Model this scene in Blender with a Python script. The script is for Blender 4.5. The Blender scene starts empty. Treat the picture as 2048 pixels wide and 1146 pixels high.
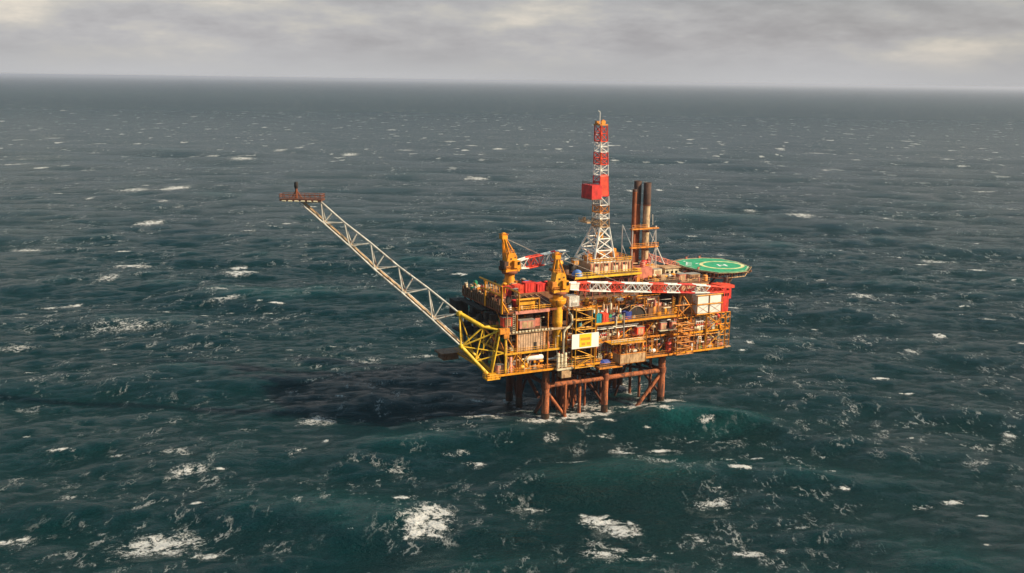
import bpy, math, random
import numpy as np
from mathutils import Matrix, Vector
random.seed(7)
R = math.radians
S = bpy.context.scene
COL = S.collection

# ------------------------------------------------------------------ camera
CAMH = 100.0
F_PX = 2050.0
pitch = math.atan(412 / F_PX)
roll = math.atan(27 / 2048)
cd = bpy.data.cameras.new("camera"); cam = bpy.data.objects.new("camera", cd); COL.objects.link(cam)
cd.sensor_width = 36.0; cd.lens = 36.0 * F_PX / 2048
cd.clip_start = 1.0; cd.clip_end = 120000
cam.matrix_world = Matrix.Translation((0, 0, CAMH)) @ Matrix.Rotation(math.pi / 2 - pitch, 4, 'X') @ Matrix.Rotation(roll, 4, 'Z')
S.camera = cam

# ------------------------------------------------------------------ world, sun, exposure
SUN_EL, SUN_AZ = R(29), R(-14)          # azimuth measured from +X
w = bpy.data.worlds.new("World"); S.world = w; w.use_nodes = True
nt = w.node_tree; nt.nodes.clear()
N = nt.nodes.new; LK = nt.links.new
out = N('ShaderNodeOutputWorld'); bg = N('ShaderNodeBackground'); LK(bg.outputs[0], out.inputs[0])
sky = N('ShaderNodeTexSky'); sky.sky_type = 'NISHITA'; sky.sun_disc = False
sky.sun_elevation = SUN_EL; sky.sun_rotation = math.pi / 2 - SUN_AZ
sky.air_density = 1.2; sky.dust_density = 3.0
bg.inputs[1].default_value = 0.066
tc = N('ShaderNodeTexCoord'); sep = N('ShaderNodeSeparateXYZ'); LK(tc.outputs['Generated'], sep.inputs[0])
def wm(op, a, b=None, clamp=False):
    n = N('ShaderNodeMath'); n.operation = op; n.use_clamp = clamp
    for i, v in enumerate((a, b)):
        if v is None: continue
        if isinstance(v, (int, float)): n.inputs[i].default_value = v
        else: LK(v, n.inputs[i])
    return n.outputs[0]
zz = wm('MAXIMUM', sep.outputs[2], 0.0)
den = wm('ADD', zz, 0.10)
cx = wm('DIVIDE', sep.outputs[0], den); cy = wm('DIVIDE', sep.outputs[1], den)
cmb = N('ShaderNodeCombineXYZ'); LK(cx, cmb.inputs[0]); LK(cy, cmb.inputs[1])
def wnoise(scale, detail, rough, off, vec=None):
    mp = N('ShaderNodeMapping'); LK(vec or cmb.outputs[0], mp.inputs[0]); mp.inputs['Location'].default_value = off
    n = N('ShaderNodeTexNoise'); n.inputs['Scale'].default_value = scale; n.inputs['Detail'].default_value = detail
    n.inputs['Roughness'].default_value = rough; LK(mp.outputs[0], n.inputs[0]); return n.outputs[0]
cm2 = N('ShaderNodeCombineXYZ'); LK(sep.outputs[0], cm2.inputs[0]); LK(sep.outputs[1], cm2.inputs[1]); LK(wm('MULTIPLY', sep.outputs[2], 3.6), cm2.inputs[2])
n1 = wnoise(4.2, 8, 0.56, (.31, 1.7, .2), cm2.outputs[0]); n2 = wnoise(13, 7, 0.62, (9.1, -4.7, 2), cm2.outputs[0]); n3 = wnoise(0.09, 3, .5, (1.5, 7.3, 5))
cr = N('ShaderNodeValToRGB'); e = cr.color_ramp.elements
e[0].position = 0.30; e[0].color = (0.345, 0.338, 0.355, 1)
e[1].position = 0.74; e[1].color = (0.72, 0.655, 0.57, 1)
m1 = cr.color_ramp.elements.new(0.47); m1.color = (0.435, 0.428, 0.440, 1)
m2 = cr.color_ramp.elements.new(0.58); m2.color = (0.515, 0.495, 0.47, 1)
mixn = wm('ADD', wm('MULTIPLY', n1, 0.72), wm('MULTIPLY', n2, 0.28))
mixn = wm('ADD', wm('MULTIPLY', wm('SUBTRACT', mixn, .5), 2.0), .5)
LK(mixn, cr.inputs[0])
# near the horizon the cloud sheet fades into an even pale band
hb = N('ShaderNodeMapRange'); hb.interpolation_type = 'SMOOTHSTEP'; LK(sep.outputs[2], hb.inputs[0])
hb.inputs[1].default_value = 0.000; hb.inputs[2].default_value = 0.045
mxa = N('ShaderNodeMix'); mxa.data_type = 'RGBA'; LK(hb.outputs[0], mxa.inputs[0])
mxa.inputs[6].default_value = (0.465, 0.465, 0.475, 1); LK(cr.outputs[0], mxa.inputs[7])
# darker cloud overhead
zd = N('ShaderNodeMapRange'); LK(sep.outputs[2], zd.inputs[0]); zd.inputs[1].default_value = 0.06; zd.inputs[2].default_value = 0.30
zd.inputs[3].default_value = 12.4; zd.inputs[4].default_value = 2.6
scl = N('ShaderNodeVectorMath'); scl.operation = 'SCALE'; LK(mxa.outputs[2], scl.inputs[0]); LK(zd.outputs[0], scl.inputs[3])
tint = N('ShaderNodeMix'); tint.data_type = 'RGBA'; tint.blend_type = 'MULTIPLY'; zt = N('ShaderNodeMapRange'); LK(sep.outputs[2], zt.inputs[0]); zt.inputs[1].default_value = .07; zt.inputs[2].default_value = .25
LK(zt.outputs[0], tint.inputs[0]); LK(scl.outputs[0], tint.inputs[6]); tint.inputs[7].default_value = (.36, .88, 1.25, 1)
zn = N('ShaderNodeMapRange'); zn.interpolation_type = 'SMOOTHSTEP'; LK(sep.outputs[2], zn.inputs[0]); zn.inputs[1].default_value = .55; zn.inputs[2].default_value = .80
zen = N('ShaderNodeMix'); zen.data_type = 'RGBA'; LK(zn.outputs[0], zen.inputs[0]); LK(tint.outputs[2], zen.inputs[6]); zen.inputs[7].default_value = (4.4, 6.8, 7.8, 1)  # brighter zenith out of view, added to lighten the shadow on the water
brk = N('ShaderNodeMapRange'); LK(n3, brk.inputs[0]); brk.inputs[1].default_value = .56; brk.inputs[2].default_value = .70
brk.inputs[3].default_value = .95; brk.inputs[4].default_value = .75
mxs = N('ShaderNodeMix'); mxs.data_type = 'RGBA'; LK(brk.outputs[0], mxs.inputs[0]); LK(sky.outputs[0], mxs.inputs[6]); LK(zen.outputs[2], mxs.inputs[7])
LK(mxs.outputs[2], bg.inputs[0])
sd = bpy.data.lights.new("sun", 'SUN'); sun = bpy.data.objects.new("sun", sd); COL.objects.link(sun)
sd.energy = 5.0; sd.angle = R(1.5); sd.color = (1.0, 0.81, 0.55)
sv = Vector((math.cos(SUN_EL) * math.cos(SUN_AZ), math.cos(SUN_EL) * math.sin(SUN_AZ), math.sin(SUN_EL)))
sun.rotation_euler = sv.to_track_quat('Z', 'Y').to_euler(); sun.location = (200, -100, 150)
S.view_settings.view_transform = 'Standard'; S.view_settings.look = 'None'
S.view_settings.exposure = 0.55; S.view_settings.gamma = 1.0
S.render.engine = 'CYCLES'
S.cycles.max_bounces = 5; S.cycles.use_denoising = True

# ------------------------------------------------------------------ material helper
_m = {}
def nodes(name):
    m = bpy.data.materials.new(name); m.use_nodes = True
    t = m.node_tree; b = t.nodes['Principled BSDF']
    return m, t, b
def mth(t, op, a, b=None, clamp=False):
    n = t.nodes.new('ShaderNodeMath'); n.operation = op; n.use_clamp = clamp
    for i, v in enumerate((a, b)):
        if v is None: continue
        if isinstance(v, (int, float)): n.inputs[i].default_value = v
        else: t.links.new(v, n.inputs[i])
    return n.outputs[0]
def mrange(t, v, a, b, c=0., d=1., smooth=True):
    n = t.nodes.new('ShaderNodeMapRange'); n.interpolation_type = 'SMOOTHSTEP' if smooth else 'LINEAR'
    t.links.new(v, n.inputs[0])
    for i, x in enumerate((a, b, c, d)): n.inputs[i + 1].default_value = x
    return n.outputs[0]
def noise(t, vec, scale, detail=3, rough=.55, mscale=(1, 1, 1), rot=0., off=(0, 0, 0), dist=0.):
    mp = t.nodes.new('ShaderNodeMapping'); t.links.new(vec, mp.inputs[0])
    mp.inputs['Scale'].default_value = mscale; mp.inputs['Rotation'].default_value = (0, 0, rot); mp.inputs['Location'].default_value = off
    n = t.nodes.new('ShaderNodeTexNoise'); t.links.new(mp.outputs[0], n.inputs[0])
    n.inputs['Scale'].default_value = scale; n.inputs['Detail'].default_value = detail; n.inputs['Roughness'].default_value = rough
    n.inputs['Distortion'].default_value = dist
    return n.outputs[0]
def mixc(t, f, a, b):
    n = t.nodes.new('ShaderNodeMix'); n.data_type = 'RGBA'
    if isinstance(f, (int, float)): n.inputs[0].default_value = f
    else: t.links.new(f, n.inputs[0])
    for i, v in ((6, a), (7, b)):
        if isinstance(v, tuple): n.inputs[i].default_value = (*v[:3], 1)
        else: t.links.new(v, n.inputs[i])
    return n.outputs[2]
RUST = (0.16, 0.05, 0.02)
def paint(name, c, rust=0.35, rough=0.5, rustc=RUST, metal=0., vary=.35):
    """weathered paint: tone patches, vertical rust runs and small chips, in world space"""
    if name in _m: return _m[name]
    m, t, b = nodes(name)
    g = t.nodes.new('ShaderNodeNewGeometry').outputs['Position']
    tone = noise(t, g, .55, 4, .6)
    dark = tuple(x * (1 - vary) for x in c); lite = tuple(min(1, x * (1 + vary * .55)) for x in c)
    col = mixc(t, mrange(t, tone, .3, .7), dark, lite)
    st = noise(t, g, 1.3, 4, .65, (1, 1, .22), off=(3, 1, 7))
    ch = noise(t, g, 1.7, 5, .75, off=(11, 5, 2))
    f = mth(t, 'MAXIMUM', mrange(t, st, .66 - .22 * rust, .74 - .16 * rust), mrange(t, ch, .72 - .2 * rust, .78 - .16 * rust))
    f = mth(t, 'MULTIPLY', f, min(1., .45 + rust))
    col = mixc(t, f, col, rustc)
    t.links.new(col, b.inputs['Base Color'])
    rr = mixc(t, f, (rough,) * 3, (.85,) * 3); t.links.new(rr, b.inputs['Roughness'])
    b.inputs['Metallic'].default_value = metal
    _m[name] = m; return m
M = dict(
    yellow=paint('yellow_paint', (0.80, 0.39, 0.022), .42),
    bright=paint('bright_yellow_paint', (0.80, 0.50, 0.03), .3),
    amber=paint('amber_paint', (0.80, 0.32, 0.012), .36),
    orange=paint('orange_paint', (0.72, 0.26, 0.03), .5),
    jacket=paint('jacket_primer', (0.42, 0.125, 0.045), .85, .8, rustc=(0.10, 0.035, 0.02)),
    red=paint('red_paint', (0.68, 0.035, 0.03), .2),
    scarlet=paint('scarlet_paint', (0.80, 0.075, 0.035), .15),
    salmon=paint('faded_red_paint', (0.62, 0.20, 0.14), .35),
    pink=paint('pink_red_paint', (0.66, 0.26, 0.20), .3),
    white=paint('white_paint', (0.80, 0.79, 0.76), .14, vary=.12),
    cleanwhite=paint('clean_white_paint', (0.86, 0.86, 0.84), .0, vary=.04),
    cream=paint('cream_paint', (0.70, 0.62, 0.44), .35),
    tan=paint('tan_paint', (0.55, 0.36, 0.20), .5),
    grey=paint('grey_paint', (0.36, 0.34, 0.31), .35),
    steel=paint('galvanised_steel', (0.42, 0.40, 0.37), .3, .4, metal=.5),
    pale=paint('pale_galvanised_tube', (0.50, 0.49, 0.46), .42),
    brown=paint('brown_cladding', (0.22, 0.105, 0.05), .6),
    deep=paint('deep_brown_steel', (0.10, 0.055, 0.035), .6, .7),
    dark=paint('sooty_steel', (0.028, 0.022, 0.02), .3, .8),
    deck=paint('deck_plate', (0.20, 0.12, 0.07), .6, .8),
    stacktan=paint('heat_stained_stack', (0.56, 0.42, 0.26), .5),
    wet=paint('wet_weeded_steel', (0.045, 0.028, 0.016), .5, .35),
    deeprust_shade=paint('dark_rust_and_shade_primer', (0.11, 0.035, 0.02), .5, .85),  # shade of the rear jacket put into the colour; dark rust on tip platform
    rust=paint('rusted_steel', (0.26, 0.075, 0.03), .6, .85),
    green=paint('green_paint', (0.03, 0.32, 0.16), .15),
    teal=paint('teal_paint', (0.02, 0.34, 0.42), .1),
    blue=paint('blue_paint', (0.03, 0.06, 0.32), .15),
    sky=paint('light_blue_paint', (0.10, 0.22, 0.55), .1),
    helideck=paint('helideck_green', (0.035, 0.37, 0.18), .1, .75, vary=.3, rustc=(.03, .12, .07)),
    lemon=paint('lemon_marking', (0.78, 0.72, 0.36), .05, .7),
    sootbrown=paint('scorched_brown', (0.075, 0.035, 0.025), .35, .8),
    signyellow=paint('sign_yellow', (0.86, 0.60, 0.02), .0, vary=.05),
    letter=paint('sign_letters', (0.70, 0.28, 0.03), .0, vary=.1),
)
def window_mat():
    m, t, b = nodes('dark_glass'); b.inputs['Base Color'].default_value = (.01, .012, .015, 1); b.inputs['Roughness'].default_value = .08
    return m
M['glass'] = window_mat()
def striped(name, c, c2, period, axis):
    """corrugated or panelled sheet: bump and slight tone along one platform axis"""
    m = paint(name, c, .45); t = m.node_tree; b = t.nodes['Principled BSDF']
    g = t.nodes.new('ShaderNodeNewGeometry').outputs['Position']
    mp = t.nodes.new('ShaderNodeMapping'); mp.inputs['Rotation'].default_value = (0, 0, -TH); t.links.new(g, mp.inputs[0])
    s = t.nodes.new('ShaderNodeSeparateXYZ'); t.links.new(mp.outputs[0], s.inputs[0])
    v = mth(t, 'SINE', mth(t, 'MULTIPLY', s.outputs[axis], 2 * math.pi / period))
    bp = t.nodes.new('ShaderNodeBump'); bp.inputs['Distance'].default_value = .05; bp.inputs['Strength'].default_value = .9
    t.links.new(v, bp.inputs['Height']); t.links.new(bp.outputs[0], b.inputs['Normal'])
    return m

# ------------------------------------------------------------------ platform frame
TH = R(26.5)
OX, OY = 10.43, 293.5
cU, sU = math.cos(TH), math.sin(TH)
M['tansheet'] = striped('tan_corrugated_sheet', (0.55, 0.36, 0.23), None, .8, 0)
M['whitesheet'] = striped('white_corrugated_sheet', (0.78, 0.76, 0.71), None, .5, 0)
M['brownsheet'] = striped('brown_corrugated_sheet', (0.17, 0.085, 0.045), None, .9, 1)
M['redsheet'] = striped('red_corrugated_sheet', (0.72, 0.05, 0.035), None, .5, 0)
M['bluesheet'] = striped('blue_corrugated_sheet', (0.03, 0.07, 0.33), None, .5, 0)
M['tealsheet'] = striped('teal_corrugated_sheet', (0.02, 0.36, 0.45), None, .5, 0)

class MB:
    """collects shapes in platform coordinates (u along the lit face, v inboard, z up)"""
    def __init__(s): s.v = []; s.f = []; s.sm = []
    def add(s, vs, fs, smooth=False):
        b = len(s.v); s.v += [tuple(x) for x in vs]; s.f += [tuple(i + b for i in f) for f in fs]; s.sm += [smooth] * len(fs)
    def box(s, u0, u1, v0, v1, z0, z1):
        s.add([(u0, v0, z0), (u1, v0, z0), (u1, v1, z0), (u0, v1, z0), (u0, v0, z1), (u1, v0, z1), (u1, v1, z1), (u0, v1, z1)],
              [(0, 3, 2, 1), (4, 5, 6, 7), (0, 1, 5, 4), (1, 2, 6, 5), (2, 3, 7, 6), (3, 0, 4, 7)]); return s
    def cbox(s, c, d, yaw=0.):
        a, b, h = d[0] / 2, d[1] / 2, d[2] / 2; co, si = math.cos(yaw), math.sin(yaw)
        vs = [(c[0] + x * co - y * si, c[1] + x * si + y * co, c[2] + z) for z in (-h, h) for x, y in ((-a, -b), (a, -b), (a, b), (-a, b))]
        s.add(vs, [(0, 3, 2, 1), (4, 5, 6, 7), (0, 1, 5, 4), (1, 2, 6, 5), (2, 3, 7, 6), (3, 0, 4, 7)]); return s
    def tube(s, p, q, r, r2=None, n=8, cap=True):
        p = Vector(p); q = Vector(q); r2 = r if r2 is None else r2
        d = (q - p).normalized(); a = Vector((0, 0, 1)) if abs(d.z) < .9 else Vector((1, 0, 0))
        x = d.cross(a).normalized(); y = d.cross(x).normalized()
        vs = []
        for c, rr in ((p, r), (q, r2)):
            for i in range(n):
                t = 2 * math.pi * i / n; vs.append(c + x * rr * math.cos(t) + y * rr * math.sin(t))
        s.add(vs, [(i, i + n, (i + 1) % n + n, (i + 1) % n) for i in range(n)], n > 5)
        if cap: s.add(vs, [tuple(range(n)), tuple(reversed(range(n, 2 * n)))])
        return s
    def beam(s, p, q, wd, h=None):
        return s.tube(p, q, wd * .707, n=4)
    def path(s, pts, r, n=7):
        for a, b in zip(pts, pts[1:]): s.tube(a, b, r, n=n)
        return s
    def lathe(s, prof, c, n=14, axis=2):
        """prof: (radius, height) pairs round a vertical (2) or u (0) or v (1) axis"""
        vs = []
        for r, h in prof:
            for i in range(n):
                t = 2 * math.pi * i / n; a, b = r * math.cos(t), r * math.sin(t)
                o = (a, b, h) if axis == 2 else ((h, a, b) if axis == 0 else (a, h, b))
                vs.append((c[0] + o[0], c[1] + o[1], c[2] + o[2]))
        fs = []
        for k in range(len(prof) - 1):
            for i in range(n): fs.append((k * n + i, k * n + (i + 1) % n, (k + 1) * n + (i + 1) % n, (k + 1) * n + i))
        s.add(vs, fs, True)
        s.add(vs, [tuple(reversed(range(n))), tuple(range((len(prof) - 1) * n, len(prof) * n))])
        return s
    def prism(s, poly, z0, z1):
        n = len(poly)
        s.add([(x, y, z0) for x, y in poly] + [(x, y, z1) for x, y in poly],
              [tuple(reversed(range(n))), tuple(range(n, 2 * n))] + [(i, (i + 1) % n, (i + 1) % n + n, i + n) for i in range(n)]); return s
    def hprism(s, poly, v0, v1):
        """poly in (u, z), extruded along v"""
        n = len(poly)
        s.add([(x, v0, z) for x, z in poly] + [(x, v1, z) for x, z in poly],
              [tuple(range(n)), tuple(reversed(range(n, 2 * n)))] + [(i, i + n, (i + 1) % n + n, (i + 1) % n) for i in range(n)]); return s
    def rail(s, pts, h=1.1, r=.05, step=1.6, closed=False):
        pts = [Vector(p) for p in pts]
        if closed: pts.append(pts[0])
        for a, b in zip(pts, pts[1:]):
            L = (b - a).length; k = max(1, int(round(L / step)))
            for i in range(k + 1):
                p = a.lerp(b, i / k); s.tube(p, p + Vector((0, 0, h)), r, n=4, cap=False)
            for hh in (h, h * .5): s.tube(a + Vector((0, 0, hh)), b + Vector((0, 0, hh)), r, n=4, cap=False)
        return s
    def truss(s, p, q, up, wd, n, r, br=None):
        """flat lattice between two parallel chords"""
        p, q, up = Vector(p), Vector(q), Vector(up); br = br or r * .7
        s.tube(p, q, r, n=6); s.tube(p + up, q + up, r, n=6)
        for i in range(n):
            a, b = p.lerp(q, i / n), p.lerp(q, (i + 1) / n)
            s.tube(*((a, b + up) if i % 2 else (a + up, b)), br, n=5); s.tube(a, a + up, br, n=5)
        s.tube(q, q + up, br, n=5); return s
    def build(s, name, mat, parent, label=None):
        me = bpy.data.meshes.new(name)
        o0 = ORG[parent.name]
        me.from_pydata([(x - o0[0], y - o0[1], z - o0[2]) for x, y, z in s.v], [], s.f)
        me.polygons.foreach_set('use_smooth', s.sm); me.update()
        me.materials.append(mat if not isinstance(mat, str) else M[mat])
        o = bpy.data.objects.new(name, me); COL.objects.link(o); o.parent = parent; ORG[o.name] = o0
        if label: o['label'] = label
        return o
ORG = {}
LABELS = {}
def thing(name, label, cat, at, group=None):
    o = bpy.data.objects.new(name, None); COL.objects.link(o)
    o.empty_display_size = .5
    u, v, z = at
    o.location = (OX + u * cU - v * sU, OY + u * sU + v * cU, z); o.rotation_euler = (0, 0, TH)
    o['label'] = label; o['category'] = cat
    if group: o['group'] = group
    ORG[o.name] = at
    LABELS[label] = LABELS.get(label, 0) + 1
    return o
def P(name, mat, parent, label=None, **k): pass

# ================================================================== SEA
def sea():
    rng = np.random.default_rng(11)
    def spec(n, L, V, wang, short, lo=0.):
        k1 = np.fft.fftfreq(n, L / n) * 2 * np.pi
        KX, KY = np.meshgrid(k1, k1, indexing='ij'); K = np.hypot(KX, KY); K[0, 0] = 1
        lp = V * V / 9.81; c = (KX * math.cos(wang) + KY * math.sin(wang)) / K
        Ph = np.exp(-1 / (K * lp) ** 2) / K ** 4 * np.abs(c) ** 3 * np.exp(-(K * short) ** 2) * np.where(c < 0, .15, 1)
        Ph *= K > lo; Ph[0, 0] = 0
        h = (rng.normal(size=(n, n)) + 1j * rng.normal(size=(n, n))) * np.sqrt(Ph)
        return KX, KY, K, h
    def fields(n, L, V, wang, short, hs, chop, cut=None, lo=0.):
        KX, KY, K, h = spec(n, L, V, wang, short, lo)
        full = np.fft.ifft2(h).real; h = h * (hs / full.std())
        outs = []
        for kc in cut:
            hh = h * np.exp(-(K / kc) ** 4)
            z = np.fft.ifft2(hh).real
            dx = np.fft.ifft2(-1j * KX / K * hh).real * chop; dy = np.fft.ifft2(-1j * KY / K * hh).real * chop
            outs.append((z, dx, dy))
        hh = h * np.exp(-(K / cut[0]) ** 4)
        jxx = 1 + np.fft.ifft2(KX * KX / K * hh).real * chop; jyy = 1 + np.fft.ifft2(KY * KY / K * hh).real * chop
        jxy = np.fft.ifft2(KX * KY / K * hh).real * chop
        return outs, jxx * jyy - jxy ** 2
    def axis(a, b, s0, far, g):
        mid = np.arange(a, b, s0); r = []; x = b; s = s0
        while x < far[1]: r.append(x); s = min(s * g, 900); x += s
        r.append(far[1]); l = []; x = a; s = s0
        while x > far[0]:
            s = min(s * g, 900); x -= s; l.append(max(x, far[0]))
        return np.array(l[::-1] + list(mid) + r)
    xs = axis(-215, 250, .7, (-70000, 70000), 1.035); ys = axis(155, 560, .7, (-900, 85000), 1.022)
    X, Y = np.meshgrid(xs, ys, indexing='xy')
    sx = np.gradient(xs); sy = np.gradient(ys); SP = np.maximum(sx[None, :], sy[:, None])
    def samp(T, L, ang, ox, oy):
        n = T.shape[0]; co, si = math.cos(ang), math.sin(ang)
        a = ((X * co + Y * si + ox) / L * n) % n; b = ((-X * si + Y * co + oy) / L * n) % n
        i = a.astype(int) % n; j = b.astype(int) % n; fa = a - np.floor(a); fb = b - np.floor(b); i2 = (i + 1) % n; j2 = (j + 1) % n
        return T[i, j] * (1 - fa) * (1 - fb) + T[i2, j] * fa * (1 - fb) + T[i, j2] * (1 - fa) * fb + T[i2, j2] * fa * fb
    H = np.zeros_like(X); DX = np.zeros_like(X); DY = np.zeros_like(X); J = np.zeros_like(X)
    cuts = [2.6, 1.0, .35, .12]; lims = [1.0, 2.4, 6.5, 18.]
    for (n, L, V, wa, hs, ang, ox, oy, lo) in ((1024, 620., 14.5, R(-104), .80, 0., 31, 77, 0.), (1024, 371., 8.5, R(-88), .26, R(23), 5, 200, .10)):
        outs, jac = fields(n, L, V, wa, .25, hs, 1.15, cuts, lo)
        co, si = math.cos(ang), math.sin(ang)
        ls = np.log(SP)
        for q, (z, dx, dy) in enumerate(outs):
            c = math.log(lims[q]); 
            wgt = np.clip(1 - np.abs(ls - c) / .88, 0, 1)
            if q == 0: wgt = np.where(ls < c, 1, wgt)
            msk = wgt > 0
            z_, dx_, dy_ = samp(z, L, ang, ox, oy), samp(dx, L, ang, ox, oy), samp(dy, L, ang, ox, oy)
            H += z_ * wgt; DX += (dx_ * co - dy_ * si) * wgt; DY += (dx_ * si + dy_ * co) * wgt
        J += samp(jac, L, ang, ox, oy) - 1
    J = J + 1
    foam = np.clip((0.46 - J) * 2.0, 0, 1.0) * np.clip((2.5 - SP) / 1.4, 0, 1)
    # larger whitecaps and foam patches: real positions on the water
    PATCH = [(-75.8,207.2,8.9,8.0,0.95),(-19.1,218.7,5.9,6.2,1.2),(-20.4,213.9,2.9,2.7,1.1),(20.6,222.6,3.8,3.5,1.3),(25.3,217.4,4.0,5.6,1.1),(20.2,204.0,4.2,5.6,0.85),(-82.3,249.0,4.1,4.6,0.85),(-90.3,262.1,4.3,4.2,0.6),(-58.4,292.6,5.4,6.8,0.7),(-58.4,264.4,3.1,3.3,0.6),(-8.4,296.0,5.8,2.9,0.9),(-157.3,405.4,16.3,11.7,0.6),(-141.6,523.7,7.5,10.4,1.2),(-147.0,542.3,3.9,7.9,1.2),(-251.3,704.0,8.1,13.9,1.2),(-307.3,932.6,8.7,23.8,1.3),(-337.0,911.4,14.3,14.0,0.9),(-199.9,442.6,9.7,4.8,0.8),(-194.7,446.1,2.4,4.8,1.2),(-202.8,538.2,9.1,6.6,1.0),(-201.7,503.1,4.8,8.9,0.8),(-50.9,357.6,5.1,5.5,0.6),(-31.6,363.3,6.5,4.2,0.55),(30.8,265.8,3.5,4.8,0.75),(47.5,233.2,4.4,3.9,0.6),(51.4,234.9,3.2,2.6,0.8),(5.0,228.3,5.5,3.0,0.55),(27.8,200.8,3.3,2.0,0.6),(42.5,212.0,2.6,3.9,0.55),(100.3,232.0,2.7,1.8,0.8),(107.8,234.0,3.0,1.9,0.9),(148.4,288.7,2.0,2.8,1),(174.3,405.0,1.8,4.0,1.2),(153.1,381.2,2.9,3.5,0.7),(222.3,789.6,12.1,13.3,0.9),(-220.8,1389.6,11.0,29.1,1),(-337.0,1279.4,14.2,25.8,1),(-37.2,1062.9,11.5,16.7,1),(-186.7,373.3,10.5,5.4,0.55),(-106.4,207.5,4.3,6.3,0.5),(-104.1,230.7,5.3,2.2,0.5),(-30.0,253.3,4.7,2.9,0.5),(-7.9,257.0,2.0,3.0,0.55),(37.7,333.0,2.7,5.4,1.1),(39.7,325.1,2.0,2.3,0.9),(-25.5,230.3,2.2,1.6,1.3),(10.3,290.8,6.3,3.2,1.2),(19.7,298.6,6.9,3.4,0.95),(28.7,300.4,3.1,2.5,1),(24.2,308.5,6.0,5.2,0.7),(50.0,312.7,3.6,2.2,1.1),(40.0,309.2,4.8,3.1,0.85),(3.0,302.7,3.4,4.0,0.7),(-0.5,313.6,2.6,2.1,0.6),(47.7,302.6,2.5,3.0,0.9),(11.4,277.0,2.0,3.4,0.65),(39.6,255.1,2.4,2.2,0.6),(-150.1,432.6,3.7,5.4,0.6),(109.3,280.7,2.8,2.5,0.55),(84.0,241.5,1.3,1.5,1),(-110.1,207.4,1.5,2.5,1.2),(-75.2,282.0,2.1,2.3,0.6),(-104.7,260.8,2.6,2.2,0.7),(126.8,261.8,3.0,2.8,0.6),(60.2,207.6,1.6,1.4,0.6),(-51.1,272.5,0.7,1.3,1.3),(59.7,296.4,2.5,2.0,0.8),(26.0,282.6,3.2,2.2,0.6),(-13.6,266.1,2.5,1.6,0.6),(-77.8,281.1,2.4,1.9,0.5),(17.3,256.1,4.0,2.2,0.55),(52.8,278.6,2.1,2.2,0.7),(86.8,267.8,2.0,1.7,0.5),(-164.4,337.3,2.7,2.2,0.7),(-328.6,1449.4,10.2,21.6,0.9),(160.7,525.5,3.3,4.6,0.8),(93.2,387.9,2.0,3.3,0.8),(191.3,823.8,6.6,10.6,0.8),(169.1,487.9,5.6,4.0,0.8),(255.4,593.6,3.8,6.3,1.0),(245.7,587.8,9.4,8.1,0.7),(-279.8,586.3,9.6,6.3,0.8),(-28.0,453.2,3.2,3.2,0.8)]
    near = np.zeros_like(X)
    def blob(cx_, cy_, a, b, inten, rot, p=2.0):
        i0, i1 = np.searchsorted(xs, (cx_ - 2.2 * max(a, b), cx_ + 2.2 * max(a, b))); j0, j1 = np.searchsorted(ys, (cy_ - 2.2 * max(a, b), cy_ + 2.2 * max(a, b)))
        if i1 <= i0 or j1 <= j0: return
        x = X[j0:j1, i0:i1] - cx_; y = Y[j0:j1, i0:i1] - cy_
        xr = x * math.cos(rot) + y * math.sin(rot); yr = -x * math.sin(rot) + y * math.cos(rot)
        d = (np.abs(xr / a) ** p + np.abs(yr / b) ** p)
        near[j0:j1, i0:i1] = np.maximum(near[j0:j1, i0:i1], inten * np.exp(-d * .9))
    for (x, y, a, b, i) in PATCH:
        blob(x, y, a * 1.05, b * .9, i, rng.uniform(-.1, .25))
        for k in range(4):
            blob(x + rng.uniform(-1, 1) * a, y + rng.uniform(-1, 1) * b, a * rng.uniform(.25, .6), b * rng.uniform(.25, .5), i * rng.uniform(.6, .95), rng.uniform(-.4, .7))
    for (lx, ly, rr) in ((10.4, 293.5, 1.1), (29, 302.7, 1.), (47.6, 312, 1.1), (2.7, 309, 1.), (-.4, 315.2, 1.), (19, 291, .5), (16.2, 296, .5), (46, 315, .5), (41.6, 318.8, .5), (38.8, 325.8, .7), (22, 305, 2.2), (26, 310, 2.), (38, 306, .6), (36.8, 333.7, 1.)):
        for k in range(7):                    # surge breaking round each leg
            a_ = rng.uniform(0, 6.28); d_ = rr * rng.uniform(.8, 2.6)
            blob(lx + d_ * math.cos(a_), ly + d_ * math.sin(a_), rng.uniform(.7, 2.0), rng.uniform(.5, 1.3), rng.uniform(.6, 1.3), rng.uniform(-.6, .6))
        for k in range(4): blob(lx + rng.uniform(1, 8), ly + rng.uniform(-3.5, .5), rng.uniform(1.4, 3.6), rng.uniform(.4, .8), rng.uniform(.5, 1.0), rng.uniform(-.1, .6))
    for k in range(1000):                      # scattered small whitecaps, ranks nearer to the lens stay smaller
        y = 130 + 1750 * rng.random() ** 1.05; x = rng.uniform(-.62, .62) * (y + 60)
        s = rng.lognormal(0, .45) * (.75 + y / 520.)
        it = .32 + 1.2 * rng.random() ** 1.8
        blob(x, y, s * 1.4, s * .55, it, rng.uniform(-.25, .35))
        if rng.random() < .5: blob(x + s * rng.uniform(-2, 2), y + s * rng.uniform(-.7, .7), s * .8, s * .3, it * .8, rng.uniform(-.3, .5))
    foam = np.maximum(foam, near)
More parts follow.
